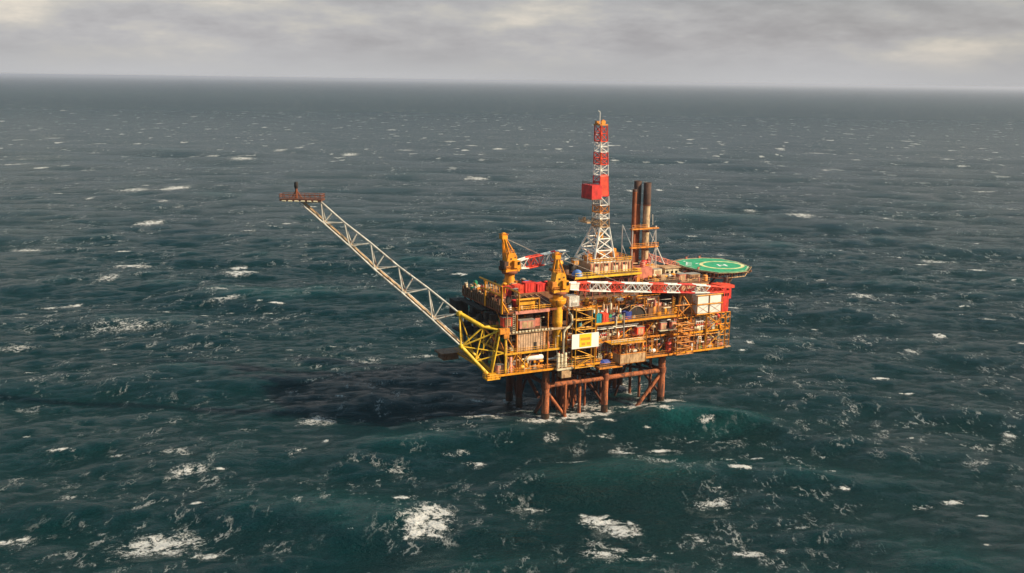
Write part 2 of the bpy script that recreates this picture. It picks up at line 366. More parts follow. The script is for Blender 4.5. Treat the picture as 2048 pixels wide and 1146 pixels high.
    # a long steep swell rolling through the legs, and its neighbours
    def swell(pts, amp, back, front, vary=0.):
        px_, py_ = zip(*pts); yc = np.interp(X[0], px_, py_); yc = np.convolve(np.pad(yc, 12, mode='edge'), np.ones(25) / 25, 'valid')
        am = amp * np.exp(-((X[0] - np.mean(px_)) / (.42 * (px_[-1] - px_[0]))) ** 4)
        d = Y - yc[None, :]; return am[None, :] * np.where(d > 0, np.exp(-(d / back) ** 2), np.exp(-(d / front) ** 2)) - am[None, :] * .45 * np.exp(-((d + front * 2.2) / (front * 1.3)) ** 2)
    H += swell([(-60, 262), (-9, 281), (3, 284), (15, 289), (27, 294), (41, 301), (54, 306), (66, 300), (78, 290), (120, 262)], 1.7, 13, 9)
    H += swell([(38, 297), (48, 303), (57, 305), (68, 299), (88, 286)], 1.8, 11, 7)
    H += swell([(-20, 240), (20, 246), (60, 256), (100, 244), (140, 230)], 1.6, 11, 8)
    H += swell([(60, 330), (110, 318), (160, 300), (230, 290)], 1.3, 14, 10)
    H += swell([(-130, 232), (-90, 226), (-40, 232), (0, 226)], .8, 12, 8)
    H += swell([(90, 470), (170, 446), (250, 455)], .9, 18, 13)
    wash = np.zeros_like(X)                    # aerated water churned up round the legs
    for (x, y, a, b, i) in ((53, 299, 13, 7, 1.), (62, 292, 12, 6, .7), (40, 305, 9, 7, .7), (28, 303, 10, 6, .45), (12, 292, 9, 4, .4), (36, 326, 8, 8, .7), (70, 297, 12, 6, .5)):
        wash = np.maximum(wash, i * np.exp(-((X - x) / a) ** 2 - ((Y - y) / b) ** 2))
    X2 = X + DX; Y2 = Y + DY
    nx, ny = len(xs), len(ys)
    co = np.stack([X2, Y2, H], -1).astype(np.float32).reshape(-1)
    idx = np.arange(nx * ny).reshape(ny, nx)
    q = np.stack([idx[:-1, :-1], idx[:-1, 1:], idx[1:, 1:], idx[1:, :-1]], -1).reshape(-1, 4)
    me = bpy.data.meshes.new('sea_water'); me.vertices.add(nx * ny); me.vertices.foreach_set('co', co)
    me.loops.add(q.size); me.loops.foreach_set('vertex_index', q.reshape(-1).astype(np.int32))
    me.polygons.add(len(q)); me.polygons.foreach_set('loop_start', (np.arange(len(q)) * 4).astype(np.int32))
    me.polygons.foreach_set('use_smooth', np.ones(len(q), dtype=bool))
    me.update(calc_edges=True)
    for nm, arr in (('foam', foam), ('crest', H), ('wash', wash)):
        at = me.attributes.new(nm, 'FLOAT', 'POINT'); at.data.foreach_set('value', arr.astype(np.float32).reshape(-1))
    print('sea verts', nx, ny, 'Hstd', H.std(), 'foam', (foam > .3).mean())
    m, t, b = nodes('sea_surface')
    g = t.nodes.new('ShaderNodeNewGeometry').outputs['Position']
    def attr(n):
        a = t.nodes.new('ShaderNodeAttribute'); a.attribute_name = n; return a.outputs['Fac']
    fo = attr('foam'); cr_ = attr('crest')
    flat = t.nodes.new('ShaderNodeVectorMath'); flat.operation = 'MULTIPLY'; flat.inputs[1].default_value = (1, 1, 0); t.links.new(g, flat.inputs[0]); g2 = flat.outputs[0]
    # water colour: patches of clearer and duller water, crests painted paler for light coming through them
    big = noise(t, g2, .006, 4, .6, (1, .6, 1), rot=.2)
    body = mixc(t, mrange(t, big, .35, .65), (0.0003, 0.0255, 0.0325), (0.002, 0.030, 0.0345))
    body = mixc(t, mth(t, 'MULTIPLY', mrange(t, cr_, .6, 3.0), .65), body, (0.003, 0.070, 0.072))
    body = mixc(t, mth(t, 'MULTIPLY', attr('wash'), mrange(t, noise(t, g2, .12, 5, .65, off=(2, 2, 0)), .34, .6, .1, .75)), body, (0.007, 0.095, 0.098))
    # foam: ragged lace cut from the patch density
    warp = t.nodes.new('ShaderNodeTexNoise'); warp.inputs['Scale'].default_value = .7; warp.inputs['Detail'].default_value = 5; t.links.new(g2, warp.inputs[0])
    wv = t.nodes.new('ShaderNodeVectorMath'); wv.operation = 'SCALE'; wv.inputs[3].default_value = 2.4; t.links.new(warp.outputs['Color'], wv.inputs[0])
    wa_ = t.nodes.new('ShaderNodeVectorMath'); wa_.operation = 'ADD'; t.links.new(wv.outputs[0], wa_.inputs[0]); t.links.new(g2, wa_.inputs[1])
    def ridge(vec, sc, ms, rot, det, k):
        n_ = noise(t, vec, sc, det, .6, ms, rot=rot); return mrange(t, mth(t, 'ABSOLUTE', mth(t, 'SUBTRACT', n_, .5)), 0., k, 1., 0., False)
    ra = ridge(wa_.outputs[0], .55, (1, .8, 1), R(-20), 3, .16); rb = ridge(wa_.outputs[0], 1.25, (1, .7, 1), R(-35), 3, .16)
    lace = mth(t, 'ADD', mth(t, 'MULTIPLY', ra, .5), mth(t, 'MULTIPLY', rb, .5))
    brk_ = noise(t, g2, .30, 6, .68, off=(3, 8, 0), dist=.5); brk2 = noise(t, g2, 1.1, 5, .7, off=(13, 2, 0))
    fo2 = mth(t, 'ADD', mth(t, 'MULTIPLY', fo, mrange(t, brk_, .33, .62, .25, 1.25)), mth(t, 'MULTIPLY', mth(t, 'SUBTRACT', brk2, .5), mth(t, 'MULTIPLY', fo, .9)))
    fa = mth(t, 'ADD', mth(t, 'MULTIPLY', fo2, 1.0), mth(t, 'MULTIPLY', mth(t, 'SUBTRACT', lace, .55), .85))
    f1 = mth(t, 'MULTIPLY', mrange(t, fa, .40, 1.0), mrange(t, fo2, .08, .3))
    # thin windblown streaks
    rs = ridge(g2, .42, (1.0, .42, 1), R(-30), 5, .045)
    st = noise(t, g2, .16, 5, .7, (1.0, .6, 1), rot=R(-30), off=(20, 3, 0))
    stm = noise(t, g2, .022, 4, .6, (1, .7, 1), off=(7, 9, 0))
    f2 = mth(t, 'MULTIPLY', mth(t, 'MULTIPLY', mth(t, 'MULTIPLY', rs, mrange(t, st, .50, .66)), mrange(t, stm, .42, .60)), .6)
    sp = noise(t, g2, .42, 6, .75, (1, 1.4, 1), off=(40, 3, 0))
    f2 = mth(t, 'MAXIMUM', f2, mth(t, 'MULTIPLY', mrange(t, sp, .685, .76), .7))
    # distant whitecaps beyond the fine ones
    sy_ = t.nodes.new('ShaderNodeSeparateXYZ'); t.links.new(g, sy_.inputs[0])
    far = mrange(t, sy_.outputs[1], 800, 1600)
    wc = noise(t, g2, .035, 5, .62, (1, .55, 1), off=(5, 50, 0)); 
    f3 = mth(t, 'MULTIPLY', mth(t, 'MULTIPLY', mrange(t, wc, .615, .68), far), .8)
    f = mth(t, 'MAXIMUM', mth(t, 'MAXIMUM', f1, f2), f3, True)
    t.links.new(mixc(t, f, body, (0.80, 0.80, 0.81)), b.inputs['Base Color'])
    rr = mixc(t, mrange(t, sy_.outputs[1], 300, 4000), (.10,) * 3, (.30,) * 3)
    t.links.new(mixc(t, f, rr, (.9,) * 3), b.inputs['Roughness'])
    b.inputs['IOR'].default_value = 1.24; b.inputs['Specular IOR Level'].default_value = .38; b.inputs['Specular Tint'].default_value = (.62, .88, 1, 1)
    # small waves
    w1 = noise(t, g2, .30, 6, .64, (1, 1.6, 1), rot=R(16)); w2 = noise(t, g2, 1.0, 4, .62, (1, 1.5, 1), rot=R(-12))
    w4 = noise(t, g2, 3.0, 3, .6, (1, 1.3, 1), rot=R(30)); w3 = noise(t, g2, .05, 4, .6, (1, 2.2, 1), rot=R(6))
    hh = mth(t, 'ADD', mth(t, 'ADD', mth(t, 'MULTIPLY', w1, 2.3), mth(t, 'MULTIPLY', w2, 1.35)), mth(t, 'MULTIPLY', w3, mrange(t, sy_.outputs[1], 500, 2500, 0., 16.)))
    hh = mth(t, 'ADD', hh, mth(t, 'MULTIPLY', w4, .42)); hh = mth(t, 'ADD', hh, mth(t, 'MULTIPLY', f, .15))
    bp = t.nodes.new('ShaderNodeBump'); bp.inputs['Distance'].default_value = 1.0; bp.inputs['Strength'].default_value = 1.0
    t.links.new(hh, bp.inputs['Height']); t.links.new(bp.outputs[0], b.inputs['Normal'])
    me.materials.append(m)
    o = bpy.data.objects.new('sea_water', me); COL.objects.link(o); o['kind'] = 'structure'
    o['label'] = 'dark teal rough sea with white foam patches'
sea()

# ================================================================== OIL PLATFORM (jacket, decks, modules)
plat = thing('oil_platform', 'rusty steel offshore oil platform with stacked orange and brown decks standing in the sea', 'oil platform', (20, 12, 0))
def leg(u, v, r, ztop=17.0, mat='jacket', band=False):
    m = MB(); m.lathe([(r * 1.05, -6), (r * 1.05, 2.0), (r, 2.3), (r, ztop)], (u, v, 0), 18); o = m.build('leg', mat, plat); m = MB(); m.lathe([(r * 1.07, -6), (r * 1.09, 1.6), (r * 1.07, 2.6)], (u, v, 0), 18); m.build('tide_band', 'wet', o)
    m = MB(); m.lathe([(r * 1.22, ztop - 6.6), (r * 1.25, ztop - 5.6), (r * 1.22, ztop - 4.8)], (u, v, 0), 18).build('collar', 'rust', o)
for u, v, r in ((0, 0, 1.12), (20.7, 0, 1.0), (41.5, 0, 1.12), (0, 17.4, 1.0), (0, 24.3, 1.1), (20.7, 24.3, 1.0), (39.7, 3.6, .45), (41.5, 24.3, 1.1)): leg(u, v, r, mat='jacket' if v < 4 else 'deeprust_shade')
def br(p, q, r, mat='jacket'): MB().tube(p, q, r, n=12).build('brace', mat, plat)
for a, b, r in (((0, 0, 11), (20.7, 0, 11), .75), ((20.7, 0, 11), (41.5, 0, 11), .75), ((0, 24.3, 11), (41.5, 24.3, 11), .6), ((0, 0, 11.5), (0, 24.3, 11.5), .65),
                ((20.7, 0, 11), (20.7, 24.3, 11), .5), ((41.5, 0, 11), (41.5, 24.3, 11), .6), ((0, 0, 9.6), (9.6, 0, -3), .5), ((41.5, 0, 10.4), (31, 0, -1.5), .6),
                ((0, .4, 8.5), (0, 8.5, -2), .55), ((0, 17.4, 14), (0, 4.2, 6.2), .55), ((0, 24.3, 12), (0, 16.6, -1), .5), ((41.5, 24.3, 11), (36, 24.3, -3), .45),
                ((20.7, 24.3, 11), (31, 24.3, -1), .45), ((41.5, 1, 9), (41.5, 9, -2), .45), ((20.7, 0, 11), (0, 24.3, 11), .4), ((41.5, 0, 11), (20.7, 24.3, 11), .4)):
    MB().tube(a, b, r, n=12).build('brace', 'jacket' if a[1] < 3 and b[1] < 3 else 'deeprust_shade', plat)
k = 0
for u, v, r, zt in ((6.5, -.4, .50, 11), (12.9, 2, .5, 11), (39.3, 9.1, .45, 17), (39.9, 15.4, .5, 17), (38, 21.8, .7, 17), (34, 23, .45, 17), (30, 20, .45, 17)):
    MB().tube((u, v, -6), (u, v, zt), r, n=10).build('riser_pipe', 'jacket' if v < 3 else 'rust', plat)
for i in range(5):
    for j in range(4):
        u, v = 10.5 + i * 2.1, 9 + j * 2.9
        MB().tube((u, v, -6), (u, v, 17), .36, n=8).build('conductor_pipe', 'rust', plat)
m = MB()
for z in (11.0,):
    for i in range(6): m.tube((9.4 + i * 2.1, 7.5, z), (9.4 + i * 2.1, 19.2, z), .22, n=6)
    for j in range(5): m.tube((9.4, 7.5 + j * 2.9, z), (19.9, 7.5 + j * 2.9, z), .22, n=6)
m.build('conductor_guide_frame', 'rust', plat)
# clutter slung below the cellar deck
m = MB()
for _ in range(26):
    u, v = random.uniform(-10, 62), random.uniform(-1, 22); h = random.uniform(.6, 2.2)
    if random.random() < .5: m.box(u, u + random.uniform(.8, 4), v, v + random.uniform(.8, 3), 16.2 - h, 16.4)
    else: m.tube((u, v, 15.6), (u + random.uniform(4, 14), v, 15.6), random.uniform(.15, .4), n=7)
m.build('underdeck_pipework', 'deep', plat)
for i in range(9):
    u = -12 + i * 9; MB().box(u, u + .5, 1.5, 26, 14.6, 16.4).build('underdeck_girder', 'dark', plat)
for v in (3, 10, 17, 25): MB().box(-14, 62, v, v + .5, 14.2, 16.3).build('underdeck_girder', 'dark', plat)

Z = [17.2, 23.2, 29.2, 35.2]
def deckpart(name, u0, u1, v0, v1, z, edge='yellow', rails=('f',), mat='deck', th=.4, eh=.55):
    o = MB().box(u0, u1, v0, v1, z - th, z).build(name, mat, plat)
    e = MB(); t = .16
    e.box(u0 - t, u1 + t, v0 - t, v0 - .004, z - eh, z + .06); e.box(u0 - t, u1 + t, v1 + .004, v1 + t, z - eh, z + .06)
    e.box(u0 - t, u0 - .004, v0, v1, z - eh, z + .06); e.box(u1 + .004, u1 + t, v0, v1, z - eh, z + .06)
    k = int((u1 - u0) / 3)
    for i in range(k + 1):
        uu = u0 + .3 + (u1 - u0 - .6) * i / max(1, k); e.box(uu - .08, uu + .08, v0 + .1, v1 - .1, z - eh, z - th - .004)
    e.build('edge_beam', edge, o)
    if rails:
        r = MB(); ff = v0 + .1
        if 'f' in rails: r.rail([(u0, ff, z), (u1, ff, z)])
        if 'l' in rails: r.rail([(u0 + .1, v0, z), (u0 + .1, v1, z)])
        if 'r' in rails: r.rail([(u1 - .1, v0, z), (u1 - .1, v1, z)])
        if 'b' in rails: r.rail([(u0, v1 - .1, z), (u1, v1 - .1, z)])
        r.build('railing', edge, o)
    return o
deckpart('cellar_deck', -18, 17, -3, 27, 17.2, 'amber', 'fl')
deckpart('cellar_deck', 17.2, 43.8, 1.5, 27, 17.0, 'orange', 'f')
deckpart('cellar_deck', 44, 64.4, -3, 25, 17.2, 'amber', 'fr')
deckpart('lower_deck', -15, 5.4, -3, 27, 23.2, 'yellow', 'fl')
deckpart('lower_deck', 5.6, 43.8, -1, 27, 23.0, 'orange', 'f')
deckpart('lower_deck', 44, 62.5, -2, 25, 23.0, 'amber', 'fr')
deckpart('middle_deck', -15, 5.4, -3, 27, 29.3, 'tan', 'l')
deckpart('middle_deck', 15, 43.8, -3, 27, 29.3, 'amber', 'f')
deckpart('middle_deck', 44, 64.4, 0, 25, 28.4, 'amber', 'fr')
deckpart('upper_deck', -15.4, 4, -2.6, 26.4, 35.2, 'rust', None)
deckpart('upper_deck', 4.2, 64, 7, 26.4, 35.0, 'brown', None)
# bright studs of the deck edge above the corrugated wall
for i in range(13): MB().box(-13 + i * 1.05, -12.35 + i * 1.05, -3.5, -3.2, 29.15, 29.55).build('edge_fender', 'cream', plat)
MB().rail([(-11.3, -3.2, 35.4), (-2.6, -3.2, 35.4)], 1.15, .12, .9).build('railing', 'yellow', plat)
MB().box(-12, -1, -3.35, -2.8, 34.5, 35.35).build('edge_beam', 'pink', plat)

# columns
def column(u, v, z0, z1, r=.38, mat='yellow'): MB().beam((u, v, z0), (u, v, z1), r * 2 if False else r * 1.6).build('column', mat, plat)
for u in (-14.5, -11.3, -1.2, 5.2):
    column(u, -2.75, 17.2, 35.2, .24, 'orange' if u > -14 else 'tan')
for u in (15.4, 24, 33.2, 38.5, 43.9):
    column(u, -.9 if u > 16 else -2.6, 17.2, 35.0, .24, 'orange')
for u in (56, 63.6): column(u, -2.5, 17.2, 28.6, .28, 'amber')
for v in (4, 10, 16, 22, 26.4): column(-14.7, v, 17.2, 35.2, .32, 'deep')
for u in (5, 14, 24, 34, 44, 54, 63.5): column(u, 26.6, 17.2, 35, .35, 'brown')
# inner walls that close the deck interiors
def wall(u0, u1, v0, v1, z0, z1, mat='deep'): MB().box(u0, u1, v0, v1, z0, z1).build('wall', mat, plat)
wall(-12, 44, 6.0, 6.3, 17.3, 28.7, 'deep'); wall(44.2, 62, 3.4, 3.7, 17.3, 28, 'brown')
wall(5, 44, 6.6, 6.9, 29.4, 34.4, 'deep'); wall(-12, 4, 5, 5.3, 29.4, 34.6, 'deep')
wall(-11.9, -11.6, 6.4, 26, 17.3, 34.6, 'deep'); wall(62.0, 62.3, 3.8, 24, 17.3, 28, 'brown')
wall(-11, 62, 26, 26.3, 17.3, 34.4, 'deep')
MB().box(-11.2, -1.4, -2.6, -2.2, 23.3, 28.5).build('wall', 'tansheet', plat, 'lit tan corrugated wall with a dark doorway')
MB().box(-5.6, -4.7, -2.72, -2.62, 23.3, 25.6).build('door', 'dark', plat)
for u0, u1, z0, z1, mt in ((16, 20.5, 24, 28.4, 'rust'), (25, 30.5, 24, 28.2, 'brown'), (33, 38, 23.6, 28.6, 'tan'), (39, 43.5, 24, 28, 'deep'),
                           (24, 32, 17.3, 22, 'brown'), (34, 40, 17.3, 21.6, 'deep'), (45, 50, 23.2, 27.6, 'brown'), (52, 57, 23.4, 27.4, 'tan'), (57.5, 62, 18, 22, 'brown')):
    wall(u0, u1, 2.2, 2.5, z0, z1, mt)
# cross braces in the open bays
def xbr(p, q, r=.15, mat='yellow'): MB().tube(p, q, r, n=6).build('bay_brace', mat, plat)
for u0, u1, z0, z1 in ((-14.5, -11.3, 17.2, 23), (-11.3, -6.5, 17.2, 22.6), (33.4, 38.4, 23.2, 29), (38.6, 43.8, 17.3, 23), (24.2, 33, 23.2, 29), (56, 63.4, 17.4, 23), (56, 63.4, 23.2, 28)):
    c = random.choice(['yellow', 'orange', 'amber']); v_ = -2.7 if (u0 < 0 or u0 > 50) else -.9
    xbr((u0, v_, z0), (u1, v_, z1), .15, c); xbr((u0, v_ + .35, z1), (u1, v_ + .35, z0), .15, c)
for v0, v1 in ((-2.8, 4), (4, 10), (10, 16), (16, 22)):
    for z0, z1 in ((17.4, 23), (23.2, 29), (29.4, 35)): xbr((-14.9, v0, z0), (-14.9, v1, z1), .16, 'orange' if v0 < 0 else 'brown')
# long pipe runs along the deck fronts
random.seed(21)
def pipe(pts, r, mat='grey', name='pipe'): MB().path(pts, r).build(name, mat, plat)
for z, v, u0, u1, r, mt in ((28.2, -1.6, 6, 43, .16, 'tan'), (27.5, -1.5, 16, 31, .2, 'white'), (26.9, -1.5, 16, 30, .16, 'white'), (22.3, .4, 17, 43, .2, 'orange'), (21.7, .2, 17, 42, .16, 'steel'),
                            (34.2, 6.2, 5, 44, .22, 'amber'), (33.4, 6.3, 5, 40, .16, 'tan'), (32.2, 6.2, 18, 50, .2, 'grey'), (18.3, -2.2, -14, 4, .14, 'orange'), (28.6, -2.4, -12, 4, .12, 'orange'),
                            (25.6, -1.7, 45, 62, .18, 'orange'), (21.8, -2.3, 45, 63, .16, 'amber'), (19.6, -1.8, 46, 62, .22, 'salmon'), (27.6, -1.4, 46, 60, .14, 'yellow')):
    pipe([(u0, v, z), (u1, v, z)], r, mt)
for _ in range(46):
    zone = random.random()
    if zone < .18: u, v = random.uniform(-11, 1), random.uniform(-1.6, 3); k = 0
    elif zone < .7: u, v = random.uniform(16, 43), random.uniform(0, 4); k = 0
    else: u, v = random.uniform(45, 62), random.uniform(-2, 2.5); k = 0
    lo = random.choice([17.3, 23.3]); hi = lo + random.uniform(3, 5.2)
    if random.random() < .3 and u > 16 and u < 60: lo = 29.4 if u < 44 else 17.3; hi = lo + random.uniform(2, 5)
    r = random.choice([.1, .14, .2, .3]); mt = random.choice(['orange', 'tan', 'white', 'rust', 'grey', 'amber', 'cream', 'brown'])
    du = random.choice([-1, 1]) * random.uniform(.8, 3.5)
    pipe([(u, v, lo), (u, v, hi), (u + du, v, hi), (u + du, v, hi - random.uniform(.5, 2.5))], r, mt)
pipe([(5.4, -3.2, 33.5), (6.2, -3.6, 32.8), (6.5, -3.6, 30.6), (5.6, -3.6, 29.4), (4.4, -3.6, 28.8), (3.7, -3.6, 27.8), (3.7, -3.6, 21.5)], .38, 'cream', 'vent_pipe')
pipe([(3.0, -.2, 35.6), (4.8, -1.4, 35.2), (5.6, -3.2, 34.2)], .3, 'grey', 'vent_pipe')
pipe([(24.6, -3.4, 31.6), (24.6, -3.4, 24.0)], .22, 'steel', 'vent_pipe')
pipe([(21.9, -3.3, 30.8), (21.9, -3.3, 27.8), (20.6, -3.3, 27.8)], .25, 'cream', 'vent_pipe')
# projecting landing below the blue boat-like cover
deckpart('landing_platform', 15.8, 23.6, -4.6, 1.4, 15.9, 'orange', 'f')
deckpart('landing_platform', 33.4, 43.4, -2.8, 1.4, 17.0, 'orange', 'f')
deckpart('landing_platform', 1.6, 6.6, -4.2, -3.1, 17.1, 'cream', 'f')
MB().box(3.1, 6.3, -4.0, -1.4, 14.0, 16.3).build('service_basket', 'tan', plat)

# scaffold towers with stairs
def tower(u0, u1, v0, v1, z0, z1, step, mat, name='scaffold_tower'):
    m = MB()
    for u in (u0, u1):
        for v in (v0, v1): m.beam((u, v, z0), (u, v, z1), .26)
    z = z0 + .2; k = 0; fls = []; dgs = []
    while z <= z1 + .01:
        for v in (v0, v1): m.beam((u0, v, z), (u1, v, z), .22)
        for u in (u0, u1): m.beam((u, v0, z), (u, v1, z), .2)
        fls.append(MB().box(u0 + .2, u0 + (u1 - u0) * .3, v0 + .2, v1 - .2, z - .08, z)); fls.append(MB().box(u0 + (u1 - u0) * .75, u1 - .2, v0 + .2, v1 - .2, z - .08, z))
        if z + step <= z1 + .01:
            a, b = (u0, u1) if k % 2 == 0 else (u1, u0)
            dg = MB(); dgs.append(dg); dd = Vector((b - a, 0, step))
            for vv in (v0 + .3, v0 + 1.0): dg.beam((a, vv, z), (b, vv, z + step), .16)
            for q_ in range(9): pp_ = Vector((a, v0 + .3, z)) + dd * ((q_ + .5) / 9); dg.beam(pp_, pp_ + Vector((0, .7, 0)), .12)
        z += step; k += 1
    o = m.build(name, mat, plat)
    for x_ in fls: x_.build('landing', 'tan', o)
    for x_ in dgs: x_.build('stair', mat, o)
    return o
tower(7.0, 13.6, -4.9, -2.9, 16.6, 35.2, 2.9, 'yellow', 'stair_tower')
tower(43.6, 49.8, -4.6, -2.4, 16.6, 28.0, 1.9, 'orange')
m = MB()          # raking frame above the right scaffold tower
m.beam((45, -2, 28), (46.4, -1.5, 35), .5); m.beam((52.5, -2, 28), (47, -1.5, 35.2), .4); m.beam((44.2, -2, 32), (52, -2, 31.8), .3)
m.beam((45.2, -2, 28.4), (51.8, -2, 33), .22); m.beam((51.8, -2, 24.5), (45.4, -2, 31), .22); m.beam((50.5, -2, 22), (50.6, -2, 34), .3)
m.build('raking_frame', 'orange', plat)

# hanging scaffold box
o = MB().box(22.4, 31.4, -5.4, -1.2, 16.4, 16.6).build('hanging_platform', 'orange', plat)
m = MB()
m.box(22.4, 31.4, -5.5, -5.42, 16.6, 19.3); m.box(31.4, 31.48, -5.4, -1.2, 16.6, 19.3); m.box(22.32, 22.4, -5.4, -1.2, 16.6, 19.3); m.build('mesh_panel', 'tan', o)
m = MB()
for u in (22.4, 24.6, 26.9, 29.1, 31.4):
    m.beam((u, -5.4, 16.6), (u, -5.4, 22.6), .2); m.beam((u, -1.3, 16.6), (u, -1.3, 22.6), .2)
for z in (19.4, 22.6): m.beam((22.3, -5.4, z), (31.5, -5.4, z), .24)
m.beam((31.5, -5.4, 16.4), (31.5, -5.4, 26.6), .34); m.build('frame', 'orange', o)
o = MB().box(19.4, 31.6, -5.0, -1.2, 22.7, 22.9).build('hanging_walkway', 'yellow', plat)
MB().rail([(19.4, -5.0, 22.9), (31.6, -5.0, 22.9)], 1.1, .09, 1.0).build('railing', 'cream', o)

# living quarters at the right end, under the helideck
lq = MB().box(51.6, 61, 0, 22, 28.6, 34.4).build('living_quarters', 'tan', plat)
m = MB()
for u in (51.6, 56.3): m.box(u + .15, u + 4.5, -3.3, -.1, 29.0, 31.6)
m.box(51.7, 60.9, -3.3, -.1, 32.1, 34.7); m.build('white_cladding', 'white', lq)
m = MB()
for u in (51.9, 56.5): m.beam((u, -3.36, 29.1), (u + 4.0, -3.36, 31.5), .09); m.beam((u + 4.0, -3.36, 29.1), (u, -3.36, 31.5), .09)
m.build('cladding_brace', 'tan', lq)
m = MB()
for z in (28.7, 31.85, 34.75): m.beam((51.4, -3.45, z), (61.3, -3.45, z), .28)
for u in (51.5, 56.2, 61.1): m.beam((u, -3.45, 28.6), (u, -3.45, 34.9), .24)
m.build('cladding_frame', 'amber', lq)
m = MB(); m.box(61.4, 65.2, -1.5, 20, 28.2, 35.6); m.box(65.4, 66.9, -.5, 9, 32.2, 35.8)
m.build('red_module', 'redsheet', lq)
for i in range(4): MB().box(62.2 + i * .9 - .3, 62.2 + i * .9 + .2, -1.58, -1.5, 33.4, 34.3).build('window', 'glass', lq)
for i in range(5): MB().box(66.9, 66.96, .2 + i * 1.7, 1.1 + i * 1.7, 33.0, 33.9).build('window', 'glass', lq)
MB().box(61.2, 66.4, -2.6, 3, 36.1, 37.0).build('roof', 'scarlet', lq); MB().box(51.4, 61.1, -.2, 4.9, 34.41, 34.7).build('roof', 'salmon', lq)
for i in range(4):
    MB().box(62.0 + i * .05, 65.6, -2.4, 4 + i, 22.6 + i * .01, 23.0).build('balcony', 'amber', lq) if i == 0 else None
m = MB()
for u in (61.8, 63.8, 65.4): m.beam((u, -2.4, 17.4), (u, -2.4, 28.4), .26)
for z in (19.2, 21, 24.6, 26.6, 28.3): m.beam((61, -2.4, z), (65.4, -2.4, z), .22)
m.beam((61.8, -2.4, 23), (65.4, -2.4, 28), .2); m.beam((65.4, -2.4, 23), (61.8, -2.4, 28), .2)
m.build('end_frame', 'amber', plat)
# aerial-like posts on the lower right corner
m = MB(); m.beam((64.2, -3, 17.2), (64.2, -3, 21.8), .22); m.box(63.4, 65.4, -3.6, -2.2, 17.0, 17.3); m.build('corner_post', 'tan', plat)

# brown roof modules left of the living quarters
mod = MB().box(38.5, 50.6, 5, 26, 35.1, 38.0).build('roof_module', 'brown', plat)
MB().box(38.2, 50.9, 4.7, 26.3, 38.0, 38.3).build('roof', 'deep', mod)
mod = MB().box(51, 62, 5, 25, 34.5, 37.0).build('roof_module', 'tan', plat)
MB().box(50.95, 62.3, 4.7, 25.3, 37.0, 37.3).build('roof', 'brown', mod)
m = MB()
for i in range(9): m.beam((39 + i * 1.4, 4.8, 35.2), (39 + i * 1.4, 4.8, 38), .2)
for i in range(4): m.tube((38.4, 5 + i * .6, 38.6 + .1 * i), (38.4, 26, 38.6 + .1 * i), .14, n=6)
m.build('roof_pipework', 'deep', plat)
MB().box(35.0, 44.5, -1.0, 6, 29.35, 31.8).build('equipment_room', 'brown', plat)
o = MB().box(6.0, 9.4, -2.4, 1.2, 35.0, 38.0).build('control_cabin', 'whitesheet', plat, 'small white cabin beside the near crane pedestal')
MB().box(6.8, 8.6, -2.46, -2.4, 35.3, 36.2).build('louvre', 'grey', o)
MB().box(5.6, 10.6, -2.6, 6, 34.2, 34.9).build('cabin_support', 'brown', plat)
m = MB()
for u in (5.8, 10.3): m = MB(); m.beam((u, -2.4, 29.2), (u, -2.4, 34.2), .3); m.build('cabin_post', 'deep', plat)
# left upper module and its wind wall
m = MB()
for j in range(19): m.box(-15.9, -15.5, -1.8 + j * 1.5, -1.2 + j * 1.5, 35.3, 37.4 + 1.6 * random.random())
m.box(-15.7, -15.55, -2, 26.6, 35.4, 37.0); m.build('wind_wall', 'brownsheet', plat)
MB().box(-15.45, -7, 2, 26.4, 35.25, 37.2).build('roof_module', 'deep', plat)
MB().box(-6.6, 8, 9, 25.5, 35.25, 37.6).build('roof_module', 'brown', plat)
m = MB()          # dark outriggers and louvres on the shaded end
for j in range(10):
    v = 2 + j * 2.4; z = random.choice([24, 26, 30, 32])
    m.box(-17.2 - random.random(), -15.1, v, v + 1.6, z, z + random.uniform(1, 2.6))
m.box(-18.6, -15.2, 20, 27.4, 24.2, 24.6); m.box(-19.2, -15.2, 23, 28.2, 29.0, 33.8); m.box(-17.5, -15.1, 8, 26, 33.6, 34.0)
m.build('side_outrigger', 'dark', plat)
MB().rail([(-18.5, 20, 24.6), (-18.5, 27.4, 24.6)], 1.1, .07).build('railing', 'deep', plat)
m = MB()
m.box(-23.5, -15.2, 24, 30, 16.8, 17.3); m.box(-22.6, -17.6, 24.6, 29.4, 15.0, 16.8); m.build('end_landing', 'brown', plat)
m = MB()          # orange gantry on the left front
for a, b in (((-16.4, -3.2, 35), (-16.4, -3.2, 43)), ((-16.4, 8, 35.2), (-16.4, 8, 43)), ((-16.4, -3.2, 43), (-16.4, 12, 43)), ((-16.4, -3.2, 40.2), (-16.4, 10, 40.2)),
             ((-11, -3.2, 35), (-11, -3.2, 40.8)), ((-11, -3.2, 40.8), (-11, 6, 40.8)), ((-16.4, -3.2, 38.4), (-14.4, -3.2, 35.2)), ((-11, 6, 35.3), (-11, 6, 40.8)), ((-11, -3.2, 38.6), (-4.5, -3.2, 38.6)), ((-4.5, -3.2, 35.2), (-4.5, -3.2, 38.8))):
    m.beam(a, b, .42)
for j in range(6): m.beam((-16.4, -2 + j * 2, 40.2), (-16.4, -1 + j * 2, 43), .16)
m.build('gantry', 'amber', plat)
MB().box(-10.6, -5.0, -2.6, -.6, 36.9, 38.4).build('walkway_bridge', 'yellow', plat)
for _ in range(9):
    u = random.uniform(-10, -5); MB().tube((u, -1.5, 35.3), (u, -1.5, 36.9), .18, n=6).build('support_post', 'orange', plat)

